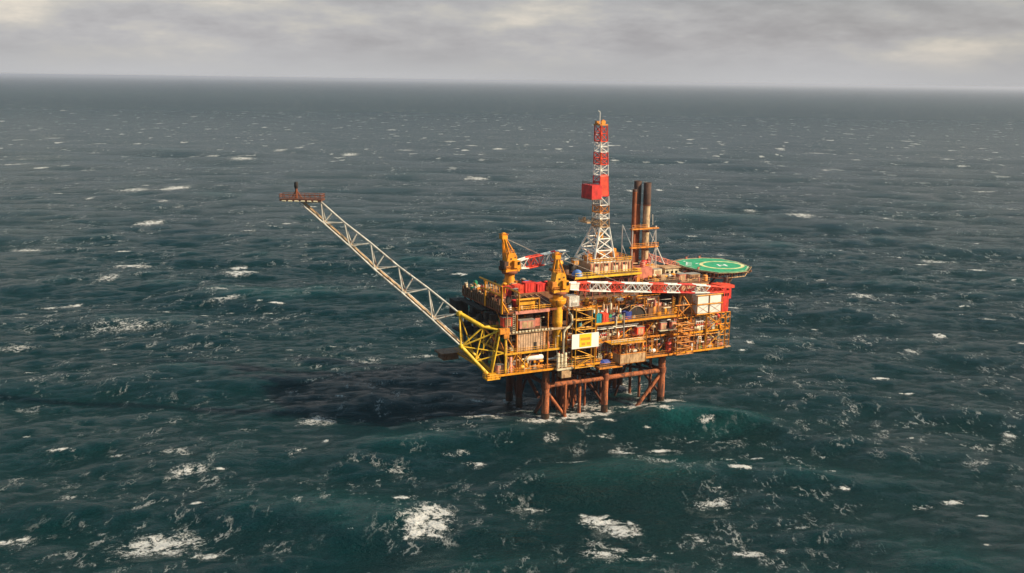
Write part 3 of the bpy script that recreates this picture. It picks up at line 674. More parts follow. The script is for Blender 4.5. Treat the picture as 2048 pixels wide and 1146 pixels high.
# drilling substructure and drill-floor module
sub = MB().box(16, 35.5, 9, 22, 35.3, 41.0).build('drill_substructure', 'deep', plat)
m = MB()
for i in range(9): m.beam((14.4 + i * 2.6, 7.3, 35), (14.4 + i * 2.6, 7.3, 41.6), .3)
for i in range(8): m.beam((14.4 + i * 2.6, 7.3, 35.4 if i % 2 else 41), (17 + i * 2.6, 7.3, 41 if i % 2 else 35.4), .2)
m.beam((14, 7.3, 40.2), (36, 7.3, 40.2), .26); m.build('skid_frame', 'salmon', sub)
m = MB(); m.box(12.5, 36, 5.6, 22.5, 41.2, 41.9); m.build('skid_base', 'brown', sub)
m = MB(); m.box(12.3, 36.2, 5.3, 5.6, 41.35, 41.95); m.rail([(12.5, 5.5, 42), (36, 5.5, 42)], 1.1, .09, 1.1); m.build('edge_beam', 'bright', sub)
dm = MB().box(18.9, 34.2, 7.6, 20, 42.0, 45.4).build('drill_floor_module', 'tan', plat)
m = MB()
for i in range(13): m.box(18.9 + i * 1.25, 19.1 + i * 1.25, 7.4, 7.6, 42.1, 45.2)
m.build('rib', 'salmon', dm)
for i in range(4): MB().box(20.4 + i * 3.4, 21.8 + i * 3.4, 7.5, 7.62, 44.5, 45.1).build('louvre', 'dark', dm)
for i in range(4): MB().box(20.3 + i * 3.4, 21.9 + i * 3.4, 7.42, 7.6, 42.3, 44.2).build('door', 'cream', dm)
MB().rail([(18.9, 7.7, 45.4), (34.2, 7.7, 45.4), (34.2, 20, 45.4)], 1.2, .1, 1.2).build('railing', 'yellow', dm)
for (u, v, d) in ((20.5, 12, (1.8, 2, 1.6)), (30, 12, (2, 2.4, 2)), (32, 17, (2.6, 2, 2.6)), (28.6, 17.5, (2, 2, 1.8)), (23.4, 17, (2, 2, 1.3))): MB().cbox((u, v, 45.4 + d[2] / 2), d).build('winch_house', 'orange', dm)
m = MB()
for _ in range(12): u, v = random.uniform(19.5, 33), random.uniform(8.5, 19); m.tube((u, v, 45.4), (u, v, 45.4 + random.uniform(.8, 2.4)), random.choice([.12, .25, .4]), n=7)
m.build('floor_pipework', 'salmon', dm)
# sloping red stair bridge from the stacks down to the helideck
m = MB(); m.truss((47.6, 19, 43.5), (60, 19, 39.4), (0, 0, 1.5), 1, 8, .14); m.truss((47.6, 21, 43.5), (60, 21, 39.4), (0, 0, 1.5), 1, 8, .14)
m.box(47.6, 47.8, 19, 21, 43.5, 43.6); m.build('stair_bridge', 'salmon', plat)
MB().hprism([(47.6, 43.4), (60, 39.3), (60, 39.5), (47.6, 43.6)], 19, 21).build('stair_bridge_floor', 'red', plat)
# stack support block
m = MB(); m.box(39.5, 50, 16, 25, 38.3, 41.5); m.build('stack_base', 'tan', plat)
m = MB(); m.box(37.6, 43.6, 10.5, 15.5, 38.3, 42.0); m.build('engine_room', 'salmon', plat)
m = MB(); m.box(36.2, 37.4, 8, 20, 35.3, 42.5); m.build('engine_room_stair', 'orange', plat)

# ================================================================== HELIDECK
hd = thing('helideck', 'green eight-sided helideck with a yellow ring and a white letter H', 'helideck', (72, 16, 36))
HP = [(62.6, 26.0), (69.0, 29.2), (77.0, 28.8), (82.1, 25.2), (83.3, 17.5), (81.3, 9.0), (75.6, 3.4), (69.7, 2.9), (65.0, 4.2), (62.0, 10.3), (61.3, 18.1)]
MB().prism(HP, 39.6, 40.0).build('landing_surface', 'helideck', hd)
cxh, cyh = 72.3, 16
def ring(mb, poly, k0, k1, z):
    n = len(poly)
    a = [(cxh + (x - cxh) * k0, cyh + (y - cyh) * k0, z) for x, y in poly]; b = [(cxh + (x - cxh) * k1, cyh + (y - cyh) * k1, z) for x, y in poly]
    mb.add(a + b, [(i, (i + 1) % n, (i + 1) % n + n, i + n) for i in range(n)])
m = MB(); ring(m, HP, .97, 1.0, 40.006); m.build('edge_line', 'cream', hd)
m = MB()
circ = lambda c, r, n=48: [(c[0] + r * math.cos(2 * math.pi * i / n), c[1] + r * math.sin(2 * math.pi * i / n)) for i in range(n)]
a, b = circ((74.6, 14.8), 7.5), circ((74.6, 14.8), 6.3)
m.add([(x, y, 40.010) for x, y in a] + [(x, y, 40.010) for x, y in b], [(i, (i + 1) % 48, (i + 1) % 48 + 48, i + 48) for i in range(48)])
m.build('aiming_circle', 'lemon', hd)
m = MB()
def mark(c, L, wd, ang, z=40.014):
    co, si = math.cos(ang), math.sin(ang); m.add([(c[0] + x * co - y * si, c[1] + x * si + y * co, z) for x, y in ((-L / 2, -wd / 2), (L / 2, -wd / 2), (L / 2, wd / 2), (-L / 2, wd / 2))], [(0, 1, 2, 3)])
A_ = R(-111)
hx, hy = 74.4, 14.4
for s_ in (-1, 1): mark((hx - s_ * 1.15 * math.sin(A_), hy + s_ * 1.15 * math.cos(A_)), 3.6, .75, A_)
mark((hx, hy), .8, 1.6, A_, 40.018); m.build('letter_h', 'cleanwhite', hd)
m = MB()
for i, (x, y) in enumerate(((64.4, 20.6), (65.4, 22.0), (66.4, 23.4))): mark((x, y), 2.0, .5, R(50)); mark((x + .8, y - .6), 1.4, .45, R(-40))
mark((68.4, 20.4), 1.2, .8, R(20)); mark((67.0, 25.6), 1.2, .7, R(20)); mark((63.4, 18.2), .5, 2.6, R(25))
m.build('deck_lettering', 'cleanwhite', hd)
m = MB(); ring(m, HP, 1.0, 1.075, 39.7)
m.build('safety_net', 'brown', hd)
m = MB(); n = len(HP)
for i in range(n):
    p, q = HP[i], HP[(i + 1) % n]
    for k in range(5):
        t = k / 5; x, y = p[0] + (q[0] - p[0]) * t, p[1] + (q[1] - p[1]) * t
        m.beam((x, y, 39.6), (cxh + (x - cxh) * 1.08, cyh + (y - cyh) * 1.08, 39.9), .14)
        m.beam((x, y, 39.6), (cxh + (x - cxh) * .96, cyh + (y - cyh) * .96, 38.0), .18)
    s2 = lambda P_, f: (cxh + (P_[0] - cxh) * f, cyh + (P_[1] - cyh) * f)
    m.beam((*s2(p, .96), 38.0), (*s2(q, .96), 38.0), .3); m.beam((*s2(p, 1.08), 39.9), (*s2(q, 1.08), 39.9), .12)
m.build('rim_frame', 'tan', hd)
m = MB()
for i in range(7): m.beam((62.5 + i * 3.1, 5 + abs(i - 3) * .8, 38.8), (62.5 + i * 3.1, 27 - abs(i - 3) * .8, 38.8), .5)
for j in range(4): m.beam((62.5, 8 + j * 5, 38.2), (81, 8 + j * 5, 38.2), .45)
m.build('underframe', 'brown', hd)
m = MB()
for (u, v) in ((63, 8), (63, 22), (70, 5), (70, 23), (66.8, 12)):
    m.tube((u, v, 35.2), (u, v, 38.4), .4, n=8)
m.tube((66.5, 4, 30), (74, 8, 38.0), .4); m.tube((66.5, 16, 30), (76, 16, 38.0), .4); m.tube((66.5, 22, 30), (74, 24, 38.0), .4)
m.build('support_strut', 'deep', hd)
for (u, v) in ((76.2, 28.9), (70.9, 29.3), (62.6, 11)): m = MB(); m.cbox((u, v + .7, 40.2), (.6, .5, .8)); m.tube((u, v + .7, 40.6), (u + .5, v + .2, 41.0), .12); m.build('foam_monitor', 'salmon', hd)

# ================================================================== DERRICK
dk = thing('drilling_derrick', 'tall red and white lattice drilling derrick with a red enclosed platform halfway up', 'derrick', (24, 12, 45.4))
def dcorn(z):
    if z < 56: t = (z - 45.4) / 10.6; u0, u1, v0, v1 = 20.3 + 2.8 * t, 27.8 - 1.3 * t, 8.0 + 1.9 * t, 19.8 - 5.4 * t
    else: t = (z - 56) / 31.; u0, u1, v0, v1 = 23.1 - .5 * t, 26.5 - 1.6 * t, 9.9 + .3 * t, 14.4 - .8 * t
    return [(u0, v0, z), (u1, v0, z), (u1, v1, z), (u0, v1, z)]
def dsec(z0, z1, n, r, mat, nm, fill=False):
    m = MB()
    for k in range(n):
        a, b = dcorn(z0 + (z1 - z0) * k / n), dcorn(z0 + (z1 - z0) * (k + 1) / n)
        for i in range(4):
            j = (i + 1) % 4; m.beam(a[i], b[i], r * 1.8); m.beam(a[i], a[j], r * 1.2)
            if k % 2: m.beam(a[i], b[j], r)
            else: m.beam(a[j], b[i], r)
            if fill: m.beam(a[i], b[j], r) if not k % 2 else m.beam(a[j], b[i], r)
    return m.build(nm, mat, dk)
dsec(45.4, 56.0, 3, .26, 'white', 'lattice_section', True)
dsec(56.0, 58.6, 1, .2, 'tan', 'lattice_section', True)
dsec(58.6, 60.4, 1, .17, 'white', 'lattice_section', True); dsec(60.4, 62.8, 1, .15, 'orange', 'lattice_section', True)
dsec(62.8, 65.6, 1, .2, 'white', 'lattice_section')
dsec(65.6, 71.8, 3, .15, 'red', 'lattice_section')
dsec(71.8, 75.2, 2, .18, 'white', 'lattice_section')
dsec(75.2, 79.0, 2, .17, 'scarlet', 'lattice_section', True)
dsec(79.0, 82.2, 2, .18, 'white', 'lattice_section')
dsec(82.2, 87.0, 2, .18, 'scarlet', 'lattice_section', True)
c0, c1 = dcorn(65.8), dcorn(72.2)
m = MB()                                    # wind walls round the monkey board
for i, j in ((0, 1), (1, 2)):
    a, b, c, d = c0[i], c0[j], c1[j], c1[i]; n_ = (0, -.12, 0) if i == 0 else (.12, 0, 0)
    vs = [a, b, c, d] + [(x + n_[0], y + n_[1], z) for x, y, z in (a, b, c, d)]
    m.add(vs, [(0, 1, 2, 3), (4, 5, 6, 7), (0, 1, 5, 4), (1, 2, 6, 5), (2, 3, 7, 6), (3, 0, 4, 7)])
m.build('wind_wall', 'scarlet', dk)
m = MB(); m.box(19.0, 22.5, 8.2, 14.4, 65.0, 69.2); m.build('monkey_board_cabin', 'red', dk)
m = MB(); m.box(18.9, 22.6, 8.1, 14.5, 64.8, 65.0); m.rail([(19.1, 8.4, 69.2), (19.1, 14.2, 69.2)], .9, .08); m.build('cabin_floor', 'brown', dk)
m = MB(); m.box(22.3, 25.1, 10.0, 13.9, 87.0, 87.4); m.lathe([(.75, -.3), (.75, .3)], (23.9, 11.0, 88.0), 12, axis=1); m.cbox((23.2, 13.0, 87.8), (1.2, 1.2, .9)); m.build('crown_block', 'orange', dk)
m = MB(); m.tube((23.6, 12.4, 87.5), (23.6, 12.4, 91), .11, n=5); m.tube((23.6, 12.4, 91), (22.9, 12.4, 91.4), .1, n=5); m.build('mast_pole', 'white', dk)
m = MB(); m.box(19.6, 23.2, 11.6, 16.6, 57.2, 57.6); m.rail([(19.6, 11.6, 57.6), (19.6, 16.6, 57.6)], .9, .08); m.lathe([(.5, 0), (.5, 1.2)], (20.6, 15, 57.6), 8); m.build('casing_platform', 'tan', dk)
for i in range(5): MB().tube((23.2 + i * .5, 13.4, 46), (23.2 + i * .5, 13.4, 66), .09, n=5).build('stand_pipe', 'deep', dk)
m = MB(); m.box(23.4, 25.4, 11.4, 13, 52, 54); m.tube((24.4, 12.3, 54), (24.4, 12.3, 86), .07, n=5); m.build('travelling_block', 'amber', dk)
m = MB(); m.beam((20.3, 8, 46.5), (27.8, 8, 46.5), .3); m.beam((18, 8, 45.5), (18, 8, 48.2), .2); m.build('base_beam', 'white', dk)

# ================================================================== EXHAUST STACKS
def stack(u, v, r, z0, zb, z1, low, label):
    t = thing('exhaust_stack', label, 'exhaust stack', (u, v, z0), 'exhaust stacks behind the derrick')
    m = MB(); m.lathe([(r, z0), (r, zb)], (u, v, 0), 18); m.build('lower_duct', low, t)
    m = MB(); m.lathe([(r * 1.06, zb + .01), (r * 1.06, z1), (r * .86, z1 + .01), (r * .86, z1 - 1.5)], (u, v, 0), 18); m.build('sooty_top', 'sootbrown', t)
    m = MB()
    for z in (z0 + 5, z0 + 11, zb - .3): m.lathe([(r * 1.03, z - .01), (r * 1.14, z), (r * 1.14, z + .25), (r * 1.03, z + .26)], (u, v, 0), 18)
    m.build('flange_ring', 'rust', t); return t
stack(40.8, 18.0, .72, 42.0, 65.6, 66.4, 'rust', 'thin rusty exhaust stack, leftmost and shortest of three')
stack(43.2, 20.0, 1.15, 41.5, 61.4, 68.8, 'rust', 'thick exhaust stack with long black top between two other stacks')
stack(45.6, 18.0, 1.15, 41.5, 61.3, 68.4, 'stacktan', 'thick pale exhaust stack with black top, rightmost of three')
sf = thing('stack_support_frame', 'white and orange lattice frame steadying the exhaust stacks', 'support frame', (44, 19, 41.5))
m = MB()
for u, v in ((39.2, 16), (39.2, 22), (48.6, 16), (48.6, 22)): m.beam((u, v, 41.5), (u - (.6 if u > 45 else 0), v, 54.5), .3)
for z0, z1 in ((41.5, 48), (48, 54.5)):
    m.beam((48.6, 16, z0), (48.0, 22, z1), .2); m.beam((46.4, 16, z0), (48.4, 16, z1), .22); m.beam((39.2, 16, z0), (39.2, 22, z1), .2)
m.beam((48.4, 16, 48), (52, 16, 41.5), .3); m.beam((48.2, 18, 54.5), (48, 18, 58), .2)
m.build('lattice', 'white', sf)
m = MB(); m.box(38.6, 49, 15.4, 16.8, 53.6, 54.0); m.box(38.6, 49, 15.4, 16.8, 47.6, 48.0); m.rail([(38.6, 15.4, 54), (44.4, 15.4, 54)], 1.1, .08); m.rail([(38.6, 15.4, 48), (49, 15.4, 48)], 1.1, .08)
m.build('walkway', 'orange', sf)

# ================================================================== CRANES
def lattice_boom(t, p, q, h0, h1, wd, secs, name='boom_section'):
    """box lattice boom; secs = (fraction end, material, plated)"""
    p, q = Vector(p), Vector(q); d = (q - p); L = d.length; d.normalize(); side = Vector((0, 0, 1)).cross(d).normalized(); up = d.cross(side).normalized()
    def hh(t_):
        if t_ < .12: return h0 + (h1 - h0) * t_ / .12
        if t_ > .8: return h1 + (h0 * .8 - h1) * (t_ - .8) / .2
        return h1
    f0 = 0.
    for f1, mat, plated in secs:
        m = MB(); n = max(1, int(round((f1 - f0) * L / 2.2)))
        for k in range(n):
            ta, tb = f0 + (f1 - f0) * k / n, f0 + (f1 - f0) * (k + 1) / n
            def cor(t_):
                c = p + d * (L * t_); h = hh(t_) / 2; return [c + side * wd / 2 * a + up * h * b for a, b in ((-1, -1), (1, -1), (1, 1), (-1, 1))]
            A, B = cor(ta), cor(tb)
            for i in range(4):
                j = (i + 1) % 4; m.beam(A[i], B[i], .3); m.beam(A[i], A[j], .16)
                m.beam(A[i] if k % 2 else A[j], B[j] if k % 2 else B[i], .18); 
                if plated < 1: m.beam(A[j] if k % 2 else A[i], B[i] if k % 2 else B[j], .18)
            if plated:
                for i in (0, 2): m.add([A[i], B[i], B[(i + 1) % 4], A[(i + 1) % 4]], [(0, 1, 2, 3)])
                for i in (1, 3):
                    a1, b1, b2, a2 = A[i], B[i], B[(i + 1) % 4], A[(i + 1) % 4]
                    if plated > 1: m.add([a1, b1, b2, a2], [(0, 1, 2, 3)])
        m.build(name, mat, t); f0 = f1
def crane(u, v, zp, zs, ang, label, tip, htop, big, lean):
    t = thing('pedestal_crane', label, 'crane', (u, v, zp), 'yellow pedestal cranes')
    m = MB()
    if big: m.lathe([(1.45, zp), (1.45, 30), (1.65, 30.2), (1.5, 31), (1.5, zs - 3), (1.5, zs - .6)], (u, v, 0), 22)
    else: m.lathe([(2.2, zp), (2.0, zp + .8), (1.5, zp + 2.6), (1.6, zs - .6)], (u, v, 0), 20)
    m.build('pedestal', 'yellow' if big else 'amber', t)
    m = MB(); m.lathe([(1.6, zs - .6), (2.5, zs - .5), (2.5, zs + .2), (1.9, zs + .3)], (u, v, 0), 22); m.build('slewing_ring', 'rust', t)
    if big:
        m = MB(); m.lathe([(1.5, 35.4), (2.4, 36.4), (2.5, 37.4), (2.5, 37.6), (1.52, 37.61)], (u, v, 0), 22); o = m.build('service_platform', 'amber', t)
    ca, sa = math.cos(ang), math.sin(ang); KX = .80 if big else .78
    X = lambda x, y: (u + (x * KX) * ca - (y * .85) * sa, v + (x * KX) * sa + (y * .85) * ca)
    def pl(mb, pts, y0, y1):    # side plate profile (x, z)
        vs = [(*X(x, y0), z) for x, z in pts] + [(*X(x, y1), z) for x, z in pts]; n = len(pts)
        mb.add(vs, [tuple(range(n)), tuple(reversed(range(n, 2 * n)))] + [(i, i + n, (i + 1) % n + n, (i + 1) % n) for i in range(n)])
    b = zs + .3
    m = MB(); k = htop
    pl(m, [(-2.3, b), (2.3, b), (2.5, b + 1.8), (2.3, b + 4.4), (1.2, b + 5.6), (-1.6, b + 5.6), (-2.2, b + 3)], -1.7, 1.7)
    pl(m, [(-2.8, b - .2), (3.4, b - .2), (3.4, b + .6), (-2.8, b + .6)], -2.1, 2.1)
    m.build('machinery_house', 'amber' if not big else 'yellow', t)
    m = MB()
    for y in (-1.5, 1.5):
        m.beam((*X(-1.4, y), b + 5.4), (*X(lean, y * .5), b + k), .55); m.beam((*X(2.2, y), b + 4.4), (*X(lean + .3, y * .5), b + k), .28)
        m.beam((*X(-2.0, y), b + 2), (*X(lean, y * .5), b + k), .3)
    m.cbox((*X(lean, 0), b + k), (1.8, 2.2, 1.2), ang); m.lathe([(.8, -.5), (.8, .5)], (*X(lean + .2, 0), b + k + .6), 12, axis=1)
    m.build('a_frame', 'amber', t); m = MB(); [m.beam((*X(lean + x_, -1.3), b + k + .9), (*X(lean + x_, 1.3), b + k + .9), .22) for x_ in (-1.1, -.2, .7, 1.4)]; m.rail([(*X(-2.1, -1.6), b + 5.6), (*X(1.0, -1.6), b + 5.6)], 1.0, .09, 1.0); m.rail([(*X(-2.7, -2.1), b + .6), (*X(3.3, -2.1), b + .6)], 1.0, .09, 1.0); m.build('head_sheave', 'orange', t)
    m = MB(); m.cbox((*X(1.6, -2.2), b + 2.2), (1.9, 1.3, 2.3), ang); o = m.build('operator_cab', 'amber', t)
    m = MB(); m.cbox((*X(2.3, -2.3), b + 2.5), (.7, 1.36, 1.0), ang); m.build('window', 'glass', o)
    m = MB(); m.cbox((*X(-2.5, 0), b + 2.0), (1.4, 3.2, 2.2), ang); m.cbox((*X(-3.2, .8), b + .8), (1.2, 1.4, 1.2), ang); m.build('winch_box', 'sootbrown' if not big else 'orange', t)
    m = MB()
    for (x, z, s) in ((.9, 1.4, .8), (-.4, 3.8, .5), (1.4, 4.2, .4)): m.cbox((*X(x, -1.72), b + z), (s, .1, s), ang)
    m.build('hatch', 'dark', t)
    rp = MB()
    for y in (-.5, .5): rp.tube((*X(lean, y), b + k), tuple(Vector((*X(2.6, y), b + 1.6)).lerp(Vector(tip), .55)), .05, n=4)
    m = MB(); pl(m, [(2.2, b), (4.6, b + .2), (4.6, b + 2.0), (2.2, b + 2.8)], -1.2, 1.2); m.build('boom_foot', 'yellow', t)
    return t, X, b
tip2 = (62.2, -1.8, 35.8)
a2 = math.atan2(tip2[1] + 1.5, tip2[0] - 2.6)
c2, X2, b2 = crane(2.6, -1.5, 23.4, 39.6, a2, 'yellow pedestal crane at the front with red and white boom lying over the platform', tip2, 10.2, True, -.9)
lattice_boom(c2, (*X2(4.4, 0), b2 + 1.2), tip2, 1.8, 2.5, 2.1,
             [(.055, 'white', 2), (.12, 'scarlet', 0), (.20, 'white', 1), (.25, 'white', 0), (.33, 'scarlet', 0), (.42, 'white', 1), (.51, 'white', 0), (.61, 'scarlet', 0), (.70, 'white', 0), (.80, 'red', 1), (.90, 'white', 1), (1.0, 'scarlet', 0)])
m = MB(); m.cbox((62.4, -1.8, 35.6), (1.6, 1.6, 1.8)); m.build('boom_head', 'red', c2)
m = MB()
for y in (-.8, .8): m.tube((*X2(-.9, y), b2 + 10), (*X2(26, y), 41.0), .06, n=4)
m.build('boom_cable', 'steel', c2)
tip1 = (19.6, 23.2, 45.9)
a1 = math.atan2(tip1[1] - 22, tip1[0] + 1.6)
c1, X1, b1 = crane(-1.6, 22, 37.4, 42.0, a1, 'yellow crane at the back left with tall leaning frame and red and white boom', tip1, 10.6, False, -3.0)
lattice_boom(c1, (*X1(4.4, 0), b1 + 1.6), tip1, 2.5, 3.2, 2.2, [(.16, 'white', 1), (.47, 'scarlet', 1), (.68, 'white', 1), (.78, 'red', 1), (1.0, 'white', 1)])
m = MB()
for y in (-.8, .8): m.tube((*X1(-3.0, y), b1 + 10.5), (*X1(14, y), 46.5), .05, n=4)
m.build('boom_cable', 'steel', c1)

# ================================================================== FLARE BOOM
fb = thing('flare_boom', 'long sloping white lattice flare boom with yellow foot reaching out over the sea', 'flare boom', (-18.5, -1, 17))
YW = R(-30)
FD = Vector((-math.cos(YW), -math.sin(YW), 0)); FQ = Vector((FD.y, -FD.x, 0)); FQ = FQ if FQ.y > 0 else -FQ
FO = Vector((-18, -3, 0))
def fl(s, q, z): return FO + FD * s + FQ * q + Vector((0, 0, z))
LN = [(1.9, 16.9), (10.0, 25.4), (18.2, 32.9), (26.6, 40.3), (34.7, 47.1), (41.7, 53.6), (49.0, 60.0), (55.5, 65.6)]
UPc = [(10.8, 34.6), (19.6, 41.6), (28.2, 47.9), (36.0, 54.4), (43.4, 60.1), (49.9, 65.8)]
def wq(s): return 5.0 - 2.4 * s / 55
lowN = [fl(s, 0, z) for s, z in LN]; lowF = [fl(s, wq(s), z) for s, z in LN]; upC = [fl(s, wq(s) / 2, z) for s, z in UPc]
m = MB(); m.path(lowN[1:], .29, 8); m.path(lowF[1:], .29, 8); m.build('lower_chord', 'pale', fb)
m = MB(); m.path(upC, .31, 8); m.build('upper_chord', 'pale', fb)
m = MB()
for k in range(len(upC)):
    a = upC[k]
    for Lc in (lowN, lowF):
        m.tube(a, Lc[k + 1], .2, n=6); m.tube(a, Lc[k + 2] if k + 2 < len(Lc) else Lc[-1], .2, n=6)
        if k + 1 < len(upC):
            mid = a.lerp(upC[k + 1], .5); m.tube(mid, Lc[k + 2], .17, n=6)
    m.tube(lowN[k + 1], lowF[k + 1], .18, n=6); m.tube(lowN[k + 1], lowF[k + 2] if k + 2 < 8 else lowF[-1], .16, n=6)
m.build('lattice_bracing', 'pale', fb)
m = MB()
for k in range(1, 7): m.tube(lowN[k] + FQ * 1.2 + Vector((0, 0, .5)), lowN[k + 1] + FQ * 1.2 + Vector((0, 0, .5)), .25, n=7); m.tube(lowN[k] + FQ * 2.2 + Vector((0, 0, .5)), lowN[k + 1] + FQ * 2.2 + Vector((0, 0, .5)), .16, n=7)
m.build('flare_gas_pipe', 'tan', fb)
m = MB()
for k in range(1, 7):
    a, b = lowN[k] + FQ * 2.8, lowN[k + 1] + FQ * 2.8; m.beam(a, b, .5)
    a, b = a + FQ * .9, b + FQ * .9; m.beam(a, b, .25)
m.build('walkway', 'tan', fb)
# yellow foot
m = MB()
U0 = upC[0]; H0 = Vector((-20.8, -.2, 31.0)); H1 = Vector((-16.6, -2.8, 30.2)); H1b = Vector((-15.4, 1.5, 30.4))
m.lathe([(.75, -.6), (.95, 0), (.75, .6)], U0, 12)
m.tube(U0, H0, .62, n=10); m.tube(H0, H1, .4, n=8); m.tube(H0, H1b, .36, n=8)
F0 = lowN[0]; F1 = lowF[0]
m.tube(lowN[1], F0, .55, n=10); m.tube(lowF[1], F1, .45, n=10); m.lathe([(.5, -.7), (.8, 0), (.5, .7)], lowN[1], 10)
mid = lowN[1].lerp(F0, .5)
m.tube(U0, mid.lerp(lowN[1], 1.), .24); m.tube(U0, lowF[1], .24); m.tube(H0, lowN[1], .26); m.tube(H0, mid, .22); m.tube(H1, lowN[1], .26)
m.tube(H1, F0 + Vector((.8, 0, .5)), .3); m.tube(H1b, F1, .26); m.tube(Vector((-14.9, -2.9, 30)), Vector((-14.9, -2.9, 17.4)), .3)
m.tube(H0, mid.lerp(F0, .0), .2); m.tube(H0 + Vector((.3, 0, 0)), mid + Vector((2.6, 0, 2)), .18); m.tube(lowN[1], Vector((-15, -2.8, 23.4)), .2); m.tube(mid, Vector((-15, -2.8, 23.4)), .2)
m.tube(H1b, mid, .2); m.tube(U0, lowF[1].lerp(F1, .4), .2)
m.build('foot_frame', 'bright', fb)
m = MB(); m.tube(Vector((-20.8, -.2, 30.8)), Vector((-12, 3, 30.2)), .3); m.tube(H0, Vector((-15, 6, 29.6)), .24); m.tube(H0, Vector((-15, -2, 24)), .22)
m.cbox((-15.6, -3.2, 30.0), (3.0, 1.4, 1.5)); m.cbox((-15.0, -3.4, 28.6), (1.6, .8, 1.4)); m.tube((-15.2, -3.4, 29), (-12.6, -3.2, 24.6), .18); m.build('hinge_bracket', 'orange', fb)
m = MB(); m.box(-21.2, -17.2, -4.2, -1.2, 16.2, 16.6); m.rail([(-21.2, -4.2, 16.5), (-17.2, -4.2, 16.5)], 1.2, .12, 1.2); m.rail([(-21.2, -4.2, 16.5), (-21.2, -1.2, 16.5)], 1.2, .12, 1.2)
m.cbox((-19, -2.6, 17.2), (2.0, 1.4, 1.2)); m.build('foot_landing', 'yellow', fb)
# tip platform (top level: stands on the boom end)
m = MB()
pl = [fl(49.4, -.4, 0), fl(61.2, -.4, 0), fl(61.2, 4.0, 0), fl(49.4, 4.0, 0)]
m.prism([(p.x, p.y) for p in pl], 66.1, 66.6); m.build('tip_platform', 'deeprust_shade', fb)
m = MB(); m.rail([(p.x, p.y, 66.7) for p in pl], 1.2, .08, 1.4, closed=True); m.build('railing', 'rust', fb)
m = MB()
for i in range(6):
    a, b = fl(50.4 + i * 1.8, -.5, 66.1), fl(51.5 + i * 1.8, -.5, 66.1); m.beam(a, b, .34)
m.build('rim_plate', 'cream', fb)
m = MB(); c = fl(57.0, 2.0, 0)
m.tube((c.x, c.y, 66.7), (c.x, c.y, 69.5), .33, n=10); m.tube(fl(57, 2, 66.7) + FD * 1.4, (c.x, c.y, 69.0), .16); m.tube(fl(57, 2, 66.7) - FD * 1.6, (c.x, c.y, 69.0), .16); m.build('flare_stem', 'rust', fb)
m = MB(); m.lathe([(.35, 69.4), (.6, 69.8), (.55, 71.0), (.4, 71.3)], (c.x, c.y, 0), 12); m.build('flare_tip', 'dark', fb)

# ================================================================== SIGN
sg = thing('name_board', 'large white board with a yellow centre and faded orange lettering on the stair tower', 'sign', (11.4, -5.3, 22.2))
MB().box(5.5, 14.6, -5.45, -5.25, 22.9, 27.3).build('board', 'cleanwhite', sg)
MB().box(8.0, 12.1, -5.50, -5.453, 23.3, 27.2).build('yellow_panel', 'signyellow', sg)
m = MB(); random.seed(3)
x = 8.4
for k in range(8): m.box(x, x + .3, -5.53, -5.503, 25.3, 26.1); x += .42
m.build('lettering', 'letter', sg); m = MB()
for x in (8.8, 9.22, 9.64, 10.5, 10.92, 11.34): m.box(x, x + .3, -5.53, -5.503, 23.8, 24.6)
m.build('lettering', 'letter', sg)
m = MB()
for u in (7.2, 13.4): m.beam((u, -5.15, 22.7), (u, -5.15, 27.4), .2)
m.build('bracket', 'amber', sg)

# ================================================================== LOOSE EQUIPMENT (each liftable item its own thing)
def container(u, v, z, L, W, H, mat, yaw, label, cat='container', grp=None, name='shipping_container'):
    t = thing(name, label, cat, (u, v, z), grp)
    co, si = math.cos(yaw), math.sin(yaw); Q = lambda x, y: (u + x * co - y * si, v + x * si + y * co)
    m = MB(); m.cbox((u, v, z + H / 2 + .05), (L - .16, W - .16, H - .14), yaw); m.build('shell', mat, t)
    m = MB()
    for x in (-L / 2 + .09, L / 2 - .09):
        for y in (-W / 2 + .09, W / 2 - .09): m.cbox((*Q(x, y), z + H / 2), (.18, .18, H), yaw)
    for zz_ in (z + .1, z + H - .02):
        for y in (-W / 2 + .08, W / 2 - .08): m.cbox((*Q(0, y), zz_), (L - .3, .16, .2), yaw)
        for x in (-L / 2 + .08, L / 2 - .08): m.cbox((*Q(x, 0), zz_ + .003), (.15, W - .3, .19), yaw)
    m.build('corner_frame', mat.replace('sheet', '') if mat.replace('sheet', '') in M else 'grey', t)
    m = MB()
    for s_ in (-1, 1): m.cbox((*Q(s_ * W * .2, -W / 2 - .03), z + H / 2), (W * .32, .06, H * .8), yaw)
    m.build('door', mat.replace('sheet', '') if mat.replace('sheet', '') in M else mat, t)
    return t
def vessel(u, v, z, L, r, mat, label, axis=0, name='pressure_vessel', cat='vessel', grp=None):
    t = thing(name, label, cat, (u, v, z), grp); h = L / 2 - r * .6; zc = z + r + .5
    m = MB(); m.lathe([(.15 * r, -h - r * .6), (.7 * r, -h - r * .42), (r, -h), (r, h), (.7 * r, h + r * .42), (.15 * r, h + r * .6)], (u, v, zc), 16, axis=axis); m.build('shell', mat, t)
    m = MB()
    for s_ in (-.55, .55):
        c = (u + s_ * h, v) if axis == 0 else (u, v + s_ * h); m.cbox((*c, z + .4), (.35, r * 1.5, .9) if axis == 0 else (r * 1.5, .35, .9))
    m.build('saddle', 'rust', t)
    m = MB(); m.tube((u, v, zc + r * .8), (u, v, zc + r + .5), .16); m.lathe([(.3, 0), (.3, .12)], (u, v, zc + r + .45), 10); m.build('nozzle', 'grey', t)
    return t
